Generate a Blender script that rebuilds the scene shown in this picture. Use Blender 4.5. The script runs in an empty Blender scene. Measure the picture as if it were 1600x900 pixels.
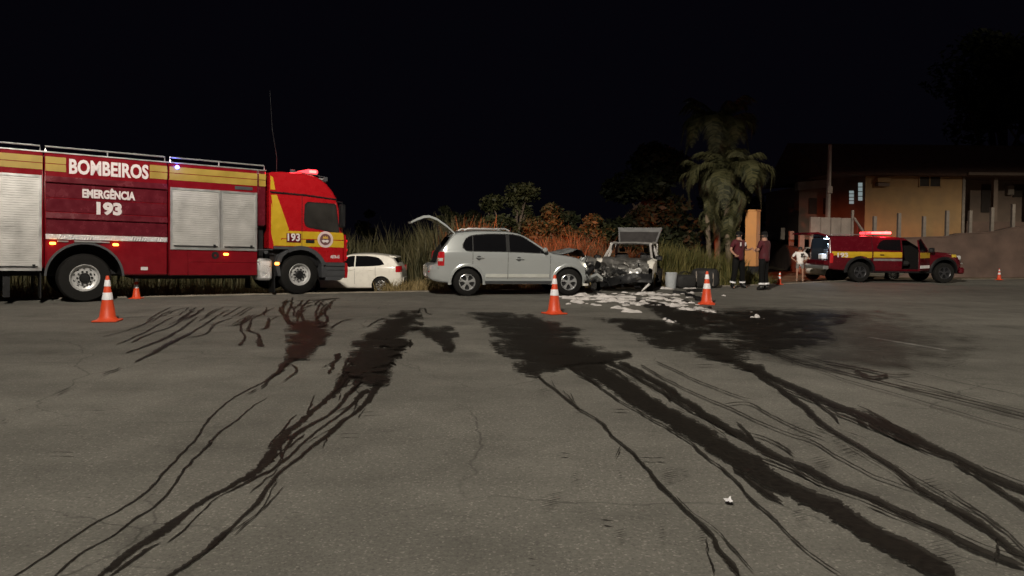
import bpy, bmesh, math, random
from mathutils import Vector, Matrix, noise
R = math.radians
scene = bpy.context.scene
col = scene.collection
rnd = random.Random(7)

# ------------------------------------------------------------------ camera
F_PX, CAM_H, ROLL, PITCH = 1150.0, 1.41, R(.65), R(1.3)
PPY = 375 + F_PX * math.tan(PITCH)
cam = bpy.data.objects.new('camera', bpy.data.cameras.new('camera'))
col.objects.link(cam)
cam.location = (0, 0, CAM_H)
cam.rotation_euler = (Matrix.Rotation(R(90) - PITCH, 3, 'X') @ Matrix.Rotation(ROLL, 3, 'Z')).to_euler()
cam.data.sensor_width = 36
cam.data.lens = 36 * F_PX / 1600
cam.data.shift_y = (PPY - 450) / 1600
cam.data.clip_start = .05
cam.data.clip_end = 3000
scene.camera = cam
scene.render.resolution_x, scene.render.resolution_y = 1024, 576

# ------------------------------------------------------------------ night sky, faint moonlight, exposure
world = bpy.data.worlds.new('World'); scene.world = world; world.use_nodes = True
wn = world.node_tree
sky = wn.nodes.new('ShaderNodeTexSky'); sky.sky_type = 'NISHITA'; sky.sun_disc = False
sky.sun_elevation = R(-6); sky.sun_rotation = R(200)
glow = wn.nodes.new('ShaderNodeMixRGB'); glow.blend_type = 'ADD'; glow.inputs[0].default_value = 1      # even town glow on the night sky
glow.inputs[2].default_value = (.011, .010, .020, 1)
wn.links.new(sky.outputs[0], glow.inputs[1]); wn.links.new(glow.outputs[0], wn.nodes['Background'].inputs[0])
wn.nodes['Background'].inputs[1].default_value = .12
sun = bpy.data.objects.new('moonlight', bpy.data.lights.new('moonlight', 'SUN')); col.objects.link(sun)
sun.data.energy = .012; sun.data.angle = R(.5); sun.data.color = (.75, .83, 1)
sun.rotation_euler = (R(48), 0, R(-20))
scene.view_settings.view_transform = 'Standard'; scene.view_settings.look = 'None'
scene.view_settings.exposure = 0; scene.view_settings.gamma = 1
scene.view_settings.use_curve_mapping = False
scene.cycles.max_bounces = 6; scene.cycles.transparent_max_bounces = 16
scene.cycles.sample_clamp_indirect = 4

def lamp(name, kind, loc, energy, color, size=.05, aim=None, spot=None, parent=None, blend=.6):
    d = bpy.data.lights.new(name, kind); o = bpy.data.objects.new(name, d); col.objects.link(o)
    d.energy = energy; d.color = color; d.shadow_soft_size = size; o.location = loc
    if aim is not None: o.rotation_euler = (Vector(aim) - Vector(loc)).to_track_quat('-Z', 'Y').to_euler()
    if spot: d.spot_size = R(spot); d.spot_blend = blend
    if parent: o.parent = parent
    return o

def street_lamp_light(loc, power, color, parent=None, knee=.36, cut=.15):
    """a wide-throw street luminaire: intensity climbs towards the sides and is cut off near the horizontal"""
    o = lamp('luminaire_light', 'POINT', loc, power, color, .14, parent=parent)
    o.data.use_nodes = True; t = o.data.node_tree; N = t.nodes; L = t.links
    em = N['Emission']; tc = N.new('ShaderNodeTexCoord'); sp = N.new('ShaderNodeSeparateXYZ')
    L.new(tc.outputs['Normal'], sp.inputs[0])
    neg = N.new('ShaderNodeMath'); neg.operation = 'ABSOLUTE'; L.new(sp.outputs[2], neg.inputs[0])
    mx = N.new('ShaderNodeMath'); mx.operation = 'MAXIMUM'; mx.inputs[1].default_value = .3; L.new(neg.outputs[0], mx.inputs[0])
    pw = N.new('ShaderNodeMath'); pw.operation = 'POWER'; pw.inputs[1].default_value = -2.0; L.new(mx.outputs[0], pw.inputs[0])
    mr = N.new('ShaderNodeMapRange'); mr.interpolation_type = 'SMOOTHSTEP'
    mr.inputs[1].default_value = cut; mr.inputs[2].default_value = knee
    L.new(neg.outputs[0], mr.inputs[0])
    mu = N.new('ShaderNodeMath'); mu.operation = 'MULTIPLY'; L.new(pw.outputs[0], mu.inputs[0]); L.new(mr.outputs[0], mu.inputs[1])
    L.new(mu.outputs[0], em.inputs['Strength'])
    return o

def cam_ray(px, py):
    u = (px - 800) / F_PX; v = -(py - PPY) / F_PX
    c, s = math.cos(ROLL), math.sin(ROLL); uu = c*u - s*v; vv = s*u + c*v
    cp, sp = math.cos(PITCH), math.sin(PITCH)
    return Vector((uu, cp + vv*sp, -sp + vv*cp))
def G(px, py, z=0.):                     # survey helper: the spot on the level z that the photograph shows there
    r = cam_ray(px, py); t = (z - CAM_H) / r.z
    return Vector((0, 0, CAM_H)) + r*t
def P(px, py, Y):
    r = cam_ray(px, py); return Vector((0, 0, CAM_H)) + r*(Y/r.y)

# ------------------------------------------------------------------ materials
MATS = {}
def mat(name, color, rough=.6, metal=0., var=.12, scale=6., bump=0., bscale=40., spec=.5, emit=None, estr=0., coat=0., trans=0.):
    if name in MATS: return MATS[name]
    m = bpy.data.materials.new(name); m.use_nodes = True; t = m.node_tree; N = t.nodes; L = t.links
    b = N['Principled BSDF']; tc = N.new('ShaderNodeTexCoord')
    nz = N.new('ShaderNodeTexNoise'); nz.inputs['Scale'].default_value = scale; nz.inputs['Detail'].default_value = 6
    L.new(tc.outputs['Object'], nz.inputs['Vector'])
    hs = N.new('ShaderNodeHueSaturation'); hs.inputs['Color'].default_value = (*color, 1)
    mr = N.new('ShaderNodeMapRange'); mr.inputs[1].default_value = .3; mr.inputs[2].default_value = .7
    mr.inputs[3].default_value = 1 - var; mr.inputs[4].default_value = 1 + var
    L.new(nz.outputs[0], mr.inputs[0]); L.new(mr.outputs[0], hs.inputs['Value']); L.new(hs.outputs[0], b.inputs['Base Color'])
    rr = N.new('ShaderNodeMapRange'); rr.inputs[1].default_value = .3; rr.inputs[2].default_value = .7
    rr.inputs[3].default_value = max(.02, rough*.8); rr.inputs[4].default_value = min(1, rough*1.2)
    L.new(nz.outputs[0], rr.inputs[0]); L.new(rr.outputs[0], b.inputs['Roughness'])
    b.inputs['Metallic'].default_value = metal; b.inputs['Specular IOR Level'].default_value = spec
    if coat: b.inputs['Coat Weight'].default_value = coat; b.inputs['Coat Roughness'].default_value = .08
    if trans: b.inputs['Transmission Weight'].default_value = trans
    if bump:
        n2 = N.new('ShaderNodeTexNoise'); n2.inputs['Scale'].default_value = bscale; n2.inputs['Detail'].default_value = 3
        L.new(tc.outputs['Object'], n2.inputs['Vector'])
        bp = N.new('ShaderNodeBump'); bp.inputs['Strength'].default_value = bump; bp.inputs['Distance'].default_value = .03
        L.new(n2.outputs[0], bp.inputs['Height']); L.new(bp.outputs[0], b.inputs['Normal'])
    if emit: b.inputs['Emission Color'].default_value = (*emit, 1); b.inputs['Emission Strength'].default_value = estr
    MATS[name] = m; return m

M = dict(
 truck_red=mat('truck_red', (.165, .0045, .010), .22, var=.1, bump=.10, bscale=2.2, coat=.5),
 truck_red2=mat('truck_red_panel', (.095, .007, .014), .25, var=.2, bump=.5, bscale=1.6, coat=.4),
 cab_red=mat('cab_red', (.34, .006, .010), .28, var=.05, coat=.6),
 yellow=mat('signal_yellow', (.47, .30, .012), .45, var=.1),
 dullyellow=mat('faded_reflective_yellow', (.30, .20, .028), .5, var=.14, scale=4),
 shutter=mat('shutter_aluminium', (.56, .55, .54), .42, .55, var=.1, scale=3),
 alu=mat('aluminium_trim', (.62, .62, .62), .35, .8, var=.08),
 tread=mat('tread_plate', (.62, .62, .63), .3, .6, bump=.8, bscale=55),
 black=mat('black_plastic', (.010, .010, .011), .5, spec=.3, bump=.1),
 grey_pl=mat('grey_plastic', (.045, .047, .052), .55, bump=.08),
 rubber=mat('tyre_rubber', (.009, .0086, .0082), .8, spec=.2, var=.25, bump=.15),
 rim_w=mat('rim_pale_paint', (.5, .5, .5), .4, .3, var=.15),
 rim_a=mat('rim_alloy', (.62, .63, .64), .28, .75, var=.1),
 rim_d=mat('rim_dark', (.06, .06, .065), .35, .5),
 glass=mat('dark_glass', (.006, .006, .007), .04, spec=.6, var=.05),
 cabglass=mat('cab_glass', (.028, .026, .024), .06, spec=.7, var=.3, scale=2),
 white_txt=mat('white_film', (.60, .55, .56), .5, var=.08, scale=20),
 silver=mat('silver_paint', (.54, .57, .575), .22, .5, var=.02, scale=.5, coat=.6),
 silver2=mat('silver_cladding', (.56, .57, .54), .42, .3, var=.06),
 whitepaint=mat('cream_white_paint', (.80, .77, .70), .3, var=.03, coat=.5),
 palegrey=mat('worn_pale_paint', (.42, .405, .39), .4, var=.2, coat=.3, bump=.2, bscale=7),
 burnt=mat('scraped_dark_metal', (.12, .116, .11), .42, .35, var=.6, scale=4, bump=.9, bscale=9),
 steel=mat('bare_crushed_metal', (.17, .16, .15), .38, .6, var=.6, scale=7, bump=.9, bscale=12),
 interior=mat('cabin_dark', (.008, .0075, .0075), .9, spec=.1),
 tail_red=mat('tail_lamp_red', (.42, .01, .015), .15, var=.1, coat=.8),
 lens=mat('clear_lens', (.75, .75, .74), .1, .4),
 pick_red=mat('pickup_red', (.085, .003, .008), .25, var=.08, coat=.6),
 cone=mat('cone_orange', (.72, .075, .022), .5, var=.08, bump=.05),
 band=mat('cone_reflective_band', (.82, .81, .84), .5, var=.06),
 red_lit=mat('red_beacon_lit', (.8, .02, .02), .2, emit=(1, .04, .05), estr=4),
 red_hot=mat('red_beacon_hot', (.9, .2, .2), .2, emit=(1, .07, .06), estr=7),
 red_glow=mat('reflector_red_glow', (.35, .01, .015), .15, emit=(1, .02, .03), estr=.8),  # faint glow put into the cab corner reflectors, no lamp in them
 blue_lit=mat('blue_beacon_lit', (.05, .05, .9), .2, emit=(.12, .14, 1), estr=12),
 amber=mat('amber_marker_lit', (.9, .3, .02), .2, emit=(1, .30, .04), estr=9),
 head_lit=mat('headlamp_lit', (.9, .9, .8), .1, emit=(1, .93, .75), estr=2.5),
 cargo_lit=mat('cargo_lamp_lit', (.9, .95, 1), .2, emit=(.62, .80, 1), estr=6),
 far_lamp=mat('far_street_lamp_lit', (.9, .9, .85), .2, emit=(1, .95, .85), estr=14),
 window_lit=mat('lit_window_pane', (.5, .7, .75), .2, emit=(.62, .78, .80), estr=.30),
 concrete=mat('concrete', (.30, .27, .24), .85, var=.25, scale=2, bump=.3, bscale=14),
 kerb=mat('kerb_concrete', (.24, .21, .17), .9, var=.3, scale=3, bump=.3),
 post=mat('pale_post_paint', (.30, .27, .24), .8, var=.2),
 wallred=mat('retaining_wall_render', (.18, .125, .105), .9, var=.3, scale=1.2, bump=.3, bscale=10),
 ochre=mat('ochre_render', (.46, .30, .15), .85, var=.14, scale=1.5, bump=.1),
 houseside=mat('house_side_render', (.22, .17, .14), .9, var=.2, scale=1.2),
 roof=mat('old_roof_tiles', (.11, .065, .05), .9, var=.35, scale=3),
 woodd=mat('dark_door', (.03, .022, .018), .7),
 totem=mat('orange_painted_render', (.44, .20, .066), .75, var=.12, scale=2.5, bump=.12),
 bark=mat('bark', (.085, .06, .042), .9, var=.35, scale=8, bump=.6),
 palmbark=mat('palm_bark', (.12, .09, .06), .9, var=.3, scale=6, bump=.5),
 shirt=mat('dark_red_shirt', (.062, .004, .009), .85, var=.15, bump=.15, bscale=30),
 trousers=mat('black_trousers', (.006, .0058, .006), .9, spec=.15, var=.2, bump=.15, bscale=25),
 boots=mat('black_boots', (.008, .008, .008), .5),
 skin=mat('skin', (.36, .19, .13), .6, var=.06),
 hair=mat('dark_hair', (.015, .011, .009), .7),
 pinkshirt=mat('pale_pink_shirt', (.80, .75, .73), .85, var=.08),
 shorts=mat('beige_shorts', (.22, .20, .19), .85, var=.1),
 foam=mat('foam', (.60, .57, .56), .8, var=.16, scale=5, bump=.5, bscale=22),
 bucket=mat('pale_plastic', (.38, .40, .42), .5, var=.1),
 bag=mat('black_nylon', (.014, .013, .013), .8, bump=.4, bscale=8),
 paintline=mat('worn_road_paint', (.34, .33, .31), .8, var=.4, scale=9),
)

def leaf_mat(name, c1, c2, rough=.6, trans=.25, scale=1.3):
    m = bpy.data.materials.new(name); m.use_nodes = True; t = m.node_tree; N = t.nodes; L = t.links
    b = N['Principled BSDF']; out = N['Material Output']
    geo = N.new('ShaderNodeNewGeometry'); tc = N.new('ShaderNodeTexCoord'); nz = N.new('ShaderNodeTexNoise')
    nz.inputs['Scale'].default_value = scale; nz.inputs['Detail'].default_value = 3; L.new(tc.outputs['Object'], nz.inputs['Vector'])
    ad = N.new('ShaderNodeMath'); ad.operation = 'ADD'; L.new(nz.outputs[0], ad.inputs[0])
    ml = N.new('ShaderNodeMath'); ml.operation = 'MULTIPLY_ADD'; ml.inputs[1].default_value = .7; ml.inputs[2].default_value = -.35
    L.new(geo.outputs['Random Per Island'], ml.inputs[0]); L.new(ml.outputs[0], ad.inputs[1])
    cr = N.new('ShaderNodeValToRGB'); cr.color_ramp.elements[0].color = (*c1, 1); cr.color_ramp.elements[1].color = (*c2, 1)
    cr.color_ramp.elements[0].position = .25; cr.color_ramp.elements[1].position = .75
    L.new(ad.outputs[0], cr.inputs[0]); L.new(cr.outputs[0], b.inputs['Base Color'])
    b.inputs['Roughness'].default_value = rough; b.inputs['Specular IOR Level'].default_value = .25
    tr = N.new('ShaderNodeBsdfTranslucent'); L.new(cr.outputs[0], tr.inputs['Color'])
    mx = N.new('ShaderNodeMixShader'); mx.inputs[0].default_value = trans
    L.new(b.outputs[0], mx.inputs[1]); L.new(tr.outputs[0], mx.inputs[2]); L.new(mx.outputs[0], out.inputs[0])
    MATS[name] = m; return m
M['reed'] = leaf_mat('dry_reed', (.050, .038, .017), (.135, .095, .048))
M['reed_green'] = leaf_mat('green_reed', (.045, .052, .014), (.17, .145, .05))
M['reed_dark'] = leaf_mat('dark_reed', (.040, .040, .016), (.115, .10, .05))
M['drygrass'] = leaf_mat('dry_grass', (.16, .12, .05), (.38, .29, .14))
M['leaf'] = leaf_mat('leaf_green', (.022, .027, .010), (.065, .064, .026))
M['leaf_dark'] = leaf_mat('leaf_dark', (.014, .018, .009), (.040, .045, .02))
M['frond'] = leaf_mat('palm_frond', (.020, .023, .009), (.080, .076, .034))

def asphalt():
    m = bpy.data.materials.new('asphalt'); m.use_nodes = True; t = m.node_tree; N = t.nodes; L = t.links; b = N['Principled BSDF']
    geo = N.new('ShaderNodeNewGeometry')
    def nz(scale, det, rough=.55):
        n = N.new('ShaderNodeTexNoise'); n.inputs['Scale'].default_value = scale; n.inputs['Detail'].default_value = det
        n.inputs['Roughness'].default_value = rough; L.new(geo.outputs['Position'], n.inputs['Vector']); return n
    def mapr(src, a, bb, c, d):
        r = N.new('ShaderNodeMapRange'); r.inputs[1].default_value = a; r.inputs[2].default_value = bb
        r.inputs[3].default_value = c; r.inputs[4].default_value = d; L.new(src, r.inputs[0]); return r.outputs[0]
    def mul(a, bb):
        r = N.new('ShaderNodeMath'); r.operation = 'MULTIPLY'; L.new(a, r.inputs[0]); L.new(bb, r.inputs[1]); return r.outputs[0]
    big = mapr(nz(.16, 4).outputs[0], .3, .7, .72, 1.26)
    mid = mapr(nz(1.7, 6, .65).outputs[0], .3, .7, .84, 1.16)
    fine = mapr(nz(42, 5, .8).outputs[0], .28, .72, .70, 1.34)
    v = N.new('ShaderNodeTexVoronoi'); v.inputs['Scale'].default_value = 95; L.new(geo.outputs['Position'], v.inputs['Vector'])
    sepc = N.new('ShaderNodeSeparateColor'); L.new(v.outputs['Color'], sepc.inputs[0])
    speck = mapr(sepc.outputs[0], .88, 1.0, 1.0, 1.7)
    dk = mapr(sepc.outputs[1], .0, .16, .75, 1.0)
    # stretched traffic wear
    mp = N.new('ShaderNodeMapping'); mp.inputs['Scale'].default_value = (.25, 1.1, 1); mp.inputs['Rotation'].default_value = (0, 0, R(25))
    L.new(geo.outputs['Position'], mp.inputs[0]); w = N.new('ShaderNodeTexNoise'); w.inputs['Scale'].default_value = .9; w.inputs['Detail'].default_value = 5
    L.new(mp.outputs[0], w.inputs['Vector']); wear = mapr(w.outputs[0], .35, .7, .86, 1.1)
    # old dried spots
    sp = nz(.75, 5, .6); spots = mapr(sp.outputs[0], .58, .68, 1.0, .74)
    wp = nz(1.1, 5); vm = N.new('ShaderNodeMixRGB'); vm.blend_type = 'ADD'; vm.inputs[0].default_value = .55
    L.new(geo.outputs['Position'], vm.inputs[1]); L.new(wp.outputs['Color'], vm.inputs[2])
    vc = N.new('ShaderNodeTexVoronoi'); vc.feature = 'DISTANCE_TO_EDGE'; vc.inputs['Scale'].default_value = .42; L.new(vm.outputs[0], vc.inputs['Vector'])
    crack = mapr(vc.outputs['Distance'], .0, .006, .58, 1.0); gate = mapr(nz(.33, 3).outputs[0], .44, .54, 0, 1)
    cg = N.new('ShaderNodeMix'); cg.data_type = 'FLOAT'; L.new(gate, cg.inputs[0]); cg.inputs[2].default_value = 1; L.new(crack, cg.inputs[3])
    spots = mul(spots, cg.outputs[0])
    val = mul(mul(mul(big, mid), mul(fine, speck)), mul(mul(dk, wear), spots))
    hs = N.new('ShaderNodeHueSaturation'); hs.inputs['Color'].default_value = (.148, .142, .126, 1); L.new(val, hs.inputs['Value'])
    L.new(hs.outputs[0], b.inputs['Base Color'])
    L.new(mapr(nz(2.5, 4).outputs[0], .3, .7, .72, .95), b.inputs['Roughness']); b.inputs['Specular IOR Level'].default_value = .3
    bp = N.new('ShaderNodeBump'); bp.inputs['Strength'].default_value = .55; bp.inputs['Distance'].default_value = .006
    L.new(nz(70, 3, .7).outputs[0], bp.inputs['Height'])
    b2 = N.new('ShaderNodeBump'); b2.inputs['Strength'].default_value = .16; b2.inputs['Distance'].default_value = .05
    L.new(nz(1.3, 4).outputs[0], b2.inputs['Height']); L.new(bp.outputs[0], b2.inputs['Normal']); L.new(b2.outputs[0], b.inputs['Normal'])
    MATS['asphalt'] = m; return m
M['asphalt'] = asphalt()

def wet(name='wet_asphalt', lo=.26, hi=.62, amax=.88):
    m = bpy.data.materials.new(name); m.use_nodes = True; t = m.node_tree; N = t.nodes; L = t.links; b = N['Principled BSDF']; out = N['Material Output']
    geo = N.new('ShaderNodeNewGeometry'); at = N.new('ShaderNodeAttribute'); at.attribute_name = 'wet'
    n1 = N.new('ShaderNodeTexNoise'); n1.inputs['Scale'].default_value = 7.5; n1.inputs['Detail'].default_value = 8; n1.inputs['Roughness'].default_value = .7
    L.new(geo.outputs['Position'], n1.inputs['Vector'])
    sb = N.new('ShaderNodeMath'); sb.operation = 'MULTIPLY_ADD'; sb.inputs[1].default_value = 4.5; sb.inputs[2].default_value = -2.25
    L.new(n1.outputs[0], sb.inputs[0])
    n3 = N.new('ShaderNodeTexNoise'); n3.inputs['Scale'].default_value = 34; n3.inputs['Detail'].default_value = 5; L.new(geo.outputs['Position'], n3.inputs['Vector'])
    s3 = N.new('ShaderNodeMath'); s3.operation = 'MULTIPLY_ADD'; s3.inputs[1].default_value = 2.6; s3.inputs[2].default_value = -1.3; L.new(n3.outputs[0], s3.inputs[0])
    a0 = N.new('ShaderNodeMath'); a0.operation = 'ADD'; L.new(sb.outputs[0], a0.inputs[0]); L.new(s3.outputs[0], a0.inputs[1])
    n4 = N.new('ShaderNodeTexNoise'); n4.inputs['Scale'].default_value = 2.3; n4.inputs['Detail'].default_value = 3; n4.inputs['Roughness'].default_value = .6; L.new(geo.outputs['Position'], n4.inputs['Vector'])
    s4 = N.new('ShaderNodeMath'); s4.operation = 'MULTIPLY_ADD'; s4.inputs[1].default_value = 7.4; s4.inputs[2].default_value = -3.7; L.new(n4.outputs[0], s4.inputs[0])
    m4 = N.new('ShaderNodeMath'); m4.operation = 'MULTIPLY'; wa = N.new('ShaderNodeAttribute'); wa.attribute_name = 'broad'; L.new(s4.outputs[0], m4.inputs[0]); L.new(wa.outputs['Fac'], m4.inputs[1])
    a4 = N.new('ShaderNodeMath'); a4.operation = 'ADD'; L.new(a0.outputs[0], a4.inputs[0]); L.new(m4.outputs[0], a4.inputs[1])
    ad = N.new('ShaderNodeMath'); ad.operation = 'ADD'; L.new(a4.outputs[0], ad.inputs[0]); L.new(at.outputs['Fac'], ad.inputs[1])
    mr = N.new('ShaderNodeMapRange'); mr.interpolation_type = 'SMOOTHSTEP'; mr.inputs[1].default_value = lo; mr.inputs[2].default_value = hi
    mr.inputs[4].default_value = amax; L.new(ad.outputs[0], mr.inputs[0])
    n2 = N.new('ShaderNodeTexNoise'); n2.inputs['Scale'].default_value = 30; n2.inputs['Detail'].default_value = 4; L.new(geo.outputs['Position'], n2.inputs['Vector'])
    cr = N.new('ShaderNodeValToRGB'); cr.color_ramp.elements[0].color = (.008, .0068, .0058, 1); cr.color_ramp.elements[1].color = (.026, .022, .018, 1)
    cr.color_ramp.elements[0].position = .3; cr.color_ramp.elements[1].position = .75
    L.new(n2.outputs[0], cr.inputs[0]); L.new(cr.outputs[0], b.inputs['Base Color'])
    b.inputs['Roughness'].default_value = .55; b.inputs['Specular IOR Level'].default_value = .16
    bp = N.new('ShaderNodeBump'); bp.inputs['Strength'].default_value = .5; bp.inputs['Distance'].default_value = .006; L.new(n2.outputs[0], bp.inputs['Height']); L.new(bp.outputs[0], b.inputs['Normal'])
    tr = N.new('ShaderNodeBsdfTransparent'); mx = N.new('ShaderNodeMixShader')
    L.new(mr.outputs[0], mx.inputs[0]); L.new(tr.outputs[0], mx.inputs[1]); L.new(b.outputs[0], mx.inputs[2]); L.new(mx.outputs[0], out.inputs[0])
    MATS[name] = m; return m
M['wet'] = wet()
M['damp'] = wet('damp_asphalt', -.3, 2.4, .42)

def ground_mat():
    m = mat('verge_soil', (.17, .13, .075), .95, var=.4, scale=.9, bump=.5, bscale=8); return m
M['soil'] = ground_mat()

# ------------------------------------------------------------------ mesh helpers
def pchip(pts):
    xs = [p[0] for p in pts]; ys = [p[1] for p in pts]; n = len(xs)
    h = [xs[i+1]-xs[i] for i in range(n-1)]; dl = [(ys[i+1]-ys[i])/h[i] for i in range(n-1)]
    m = [dl[0]] + [0 if dl[i-1]*dl[i] <= 0 else 2*dl[i-1]*dl[i]/(dl[i-1]+dl[i]) for i in range(1, n-1)] + [dl[-1]]
    def f(x):
        if x <= xs[0]: return ys[0]
        if x >= xs[-1]: return ys[-1]
        i = 0
        while xs[i+1] < x: i += 1
        t = (x-xs[i])/h[i]
        return (1+2*t)*(1-t)**2*ys[i] + t*(1-t)**2*h[i]*m[i] + t*t*(3-2*t)*ys[i+1] + t*t*(t-1)*h[i]*m[i+1]
    return f
def lin(pts):
    def f(x):
        if x <= pts[0][0]: return pts[0][1]
        for a, b in zip(pts, pts[1:]):
            if x <= b[0]: return a[1] + (b[1]-a[1])*(x-a[0])/(b[0]-a[0])
        return pts[-1][1]
    return f

class MB:
    def __init__(s): s.v = []; s.f = []; s.mi = []; s.cur = 0
    def add(s, vs, fs):
        o = len(s.v); s.v += [tuple(v) for v in vs]; s.f += [tuple(i+o for i in f) for f in fs]; s.mi += [s.cur]*len(fs); return s
    def box(s, x0, x1, y0, y1, z0, z1, ch=0., rot=None, piv=None):
        x0, x1 = min(x0, x1), max(x0, x1); y0, y1 = min(y0, y1), max(y0, y1); z0, z1 = min(z0, z1), max(z0, z1)
        if ch <= 0:
            vs = [(x, y, z) for z in (z0, z1) for y in (y0, y1) for x in (x0, x1)]
            fs = [(0,2,3,1), (4,5,7,6), (0,1,5,4), (2,6,7,3), (0,4,6,2), (1,3,7,5)]
        else:
            c = min(ch, (x1-x0)*.45, (y1-y0)*.45, (z1-z0)*.45)
            bm = bmesh.new(); bmesh.ops.create_cube(bm, size=1)
            for v in bm.verts: v.co = ((x0+x1)/2+v.co.x*(x1-x0), (y0+y1)/2+v.co.y*(y1-y0), (z0+z1)/2+v.co.z*(z1-z0))
            bmesh.ops.bevel(bm, geom=bm.edges[:], offset=c, segments=1, affect='EDGES', profile=.5)
            bm.verts.index_update()
            vs = [v.co[:] for v in bm.verts]; fs = [tuple(v.index for v in f.verts) for f in bm.faces]; bm.free()
        if rot is not None:
            p = Vector(piv if piv else ((x0+x1)/2, (y0+y1)/2, (z0+z1)/2)); vs = [(rot @ (Vector(v)-p)) + p for v in vs]
        return s.add(vs, fs)
    def prism(s, pts, y0, y1):            # outline in x,z extruded along y
        n = len(pts); a = sum(pts[i][0]*pts[(i+1) % n][1]-pts[(i+1) % n][0]*pts[i][1] for i in range(n))
        if a < 0: pts = pts[::-1]
        y0, y1 = min(y0, y1), max(y0, y1)
        vs = [(x, y0, z) for x, z in pts] + [(x, y1, z) for x, z in pts]
        fs = [tuple(range(n)), tuple(range(2*n-1, n-1, -1))] + [(i, i+n, (i+1) % n+n, (i+1) % n) for i in range(n)]
        return s.add(vs, fs)
    def prism_xy(s, pts, z0, z1):
        n = len(pts); a = sum(pts[i][0]*pts[(i+1) % n][1]-pts[(i+1) % n][0]*pts[i][1] for i in range(n))
        if a < 0: pts = pts[::-1]
        vs = [(x, y, z0) for x, y in pts] + [(x, y, z1) for x, y in pts]
        fs = [tuple(range(n-1, -1, -1)), tuple(range(n, 2*n))] + [(i, (i+1) % n, (i+1) % n+n, i+n) for i in range(n)]
        return s.add(vs, fs)
    def tube(s, pts, r, n=6, cap=True):
        pts = [Vector(p) for p in pts]; rs = r if isinstance(r, (list, tuple)) else [r]*len(pts)
        vs = []; fs = []
        for i, p in enumerate(pts):
            d = (pts[min(i+1, len(pts)-1)] - pts[max(i-1, 0)]).normalized()
            a = d.cross(Vector((0, 0, 1)));  a = d.cross(Vector((1, 0, 0))) if a.length < .05 else a
            a.normalize(); b = d.cross(a)
            for k in range(n):
                t = 2*math.pi*k/n; vs.append(p + (a*math.cos(t) + b*math.sin(t))*rs[i])
        for i in range(len(pts)-1):
            for k in range(n): fs.append((i*n+k, i*n+(k+1) % n, (i+1)*n+(k+1) % n, (i+1)*n+k))
        if cap: fs += [tuple(range(n-1, -1, -1)), tuple(range((len(pts)-1)*n, len(pts)*n))]
        return s.add(vs, fs)
    def lathe(s, prof, n=24, c=(0, 0, 0), axis='z', close=False):
        vs = []; fs = []; c = Vector(c)
        for r, h in prof:
            for k in range(n):
                t = 2*math.pi*k/n; a, b = r*math.cos(t), r*math.sin(t)
                vs.append(c + (Vector((a, b, h)) if axis == 'z' else Vector((a, h, b)) if axis == 'y' else Vector((h, a, b))))
        m = len(prof)
        for i in range(m if close else m-1):
            j = (i+1) % m
            for k in range(n): fs.append((i*n+k, i*n+(k+1) % n, j*n+(k+1) % n, j*n+k))
        return s.add(vs, fs)
    def grid(s, rows, thick=0., close=False):
        m = len(rows); n = len(rows[0]); vs = [p for r in rows for p in r]; fs = []
        for i in range(m-1):
            for k in range(n-1): fs.append((i*n+k, i*n+k+1, (i+1)*n+k+1, (i+1)*n+k))
        return s.add(vs, fs)
    def arch(s, cx, cz, r0, r1, y0, y1, a0=0, a1=180, n=18):
        vs = []; fs = []
        for i in range(n+1):
            t = R(a0+(a1-a0)*i/n)
            for r, y in ((r0, y0), (r1, y0), (r1, y1), (r0, y1)): vs.append((cx+r*math.cos(t), y, cz+r*math.sin(t)))
        for i in range(n):
            for k in range(4): fs.append((i*4+k, i*4+(k+1) % 4, i*4+4+(k+1) % 4, i*4+4+k))
        fs += [(3, 2, 1, 0), tuple(n*4+k for k in range(4))]
        return s.add(vs, fs)
    def xf(s, mtx):
        s.v = [tuple(mtx @ Vector(v)) for v in s.v]; return s
    def build(s, name, m, parent=None, smooth=35, fix=True, bevel=0.):
        me = bpy.data.meshes.new(name); me.from_pydata(s.v, [], s.f)
        for k in (m if isinstance(m, (list, tuple)) else [m]): me.materials.append(k)
        if max(s.mi, default=0) > 0: me.polygons.foreach_set('material_index', s.mi)
        if fix or bevel:
            bm = bmesh.new(); bm.from_mesh(me)
            if bevel: bmesh.ops.bevel(bm, geom=[e for e in bm.edges if len(e.link_faces) == 2 and e.calc_face_angle(0) > R(40)], offset=bevel, segments=2, affect='EDGES', profile=.6)
            if fix: bmesh.ops.recalc_face_normals(bm, faces=bm.faces[:])
            bm.to_mesh(me); bm.free()
        if smooth: me.shade_smooth(); me.set_sharp_from_angle(angle=R(smooth))
        o = bpy.data.objects.new(name, me); col.objects.link(o)
        if parent: o.parent = parent
        return o

def tag(o, label=None, cat=None, group=None, kind=None):
    if label: o['label'] = label
    if cat: o['category'] = cat
    if group: o['group'] = group
    if kind: o['kind'] = kind
    return o
def empty(name, loc, rz=0., label=None, cat=None, group=None):
    o = bpy.data.objects.new(name, None); col.objects.link(o); o.location = loc; o.rotation_euler = (0, 0, rz)
    o.empty_display_size = .2
    return tag(o, label, cat, group)
def copy_tree(o, parent=None):
    c = o.copy(); col.objects.link(c)
    if parent: c.parent = parent
    for ch in o.children: copy_tree(ch, c)
    return c
def evald(o):
    dg = bpy.context.evaluated_depsgraph_get(); dg.update()
    me = bpy.data.meshes.new_from_object(o.evaluated_get(dg)); return me

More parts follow.
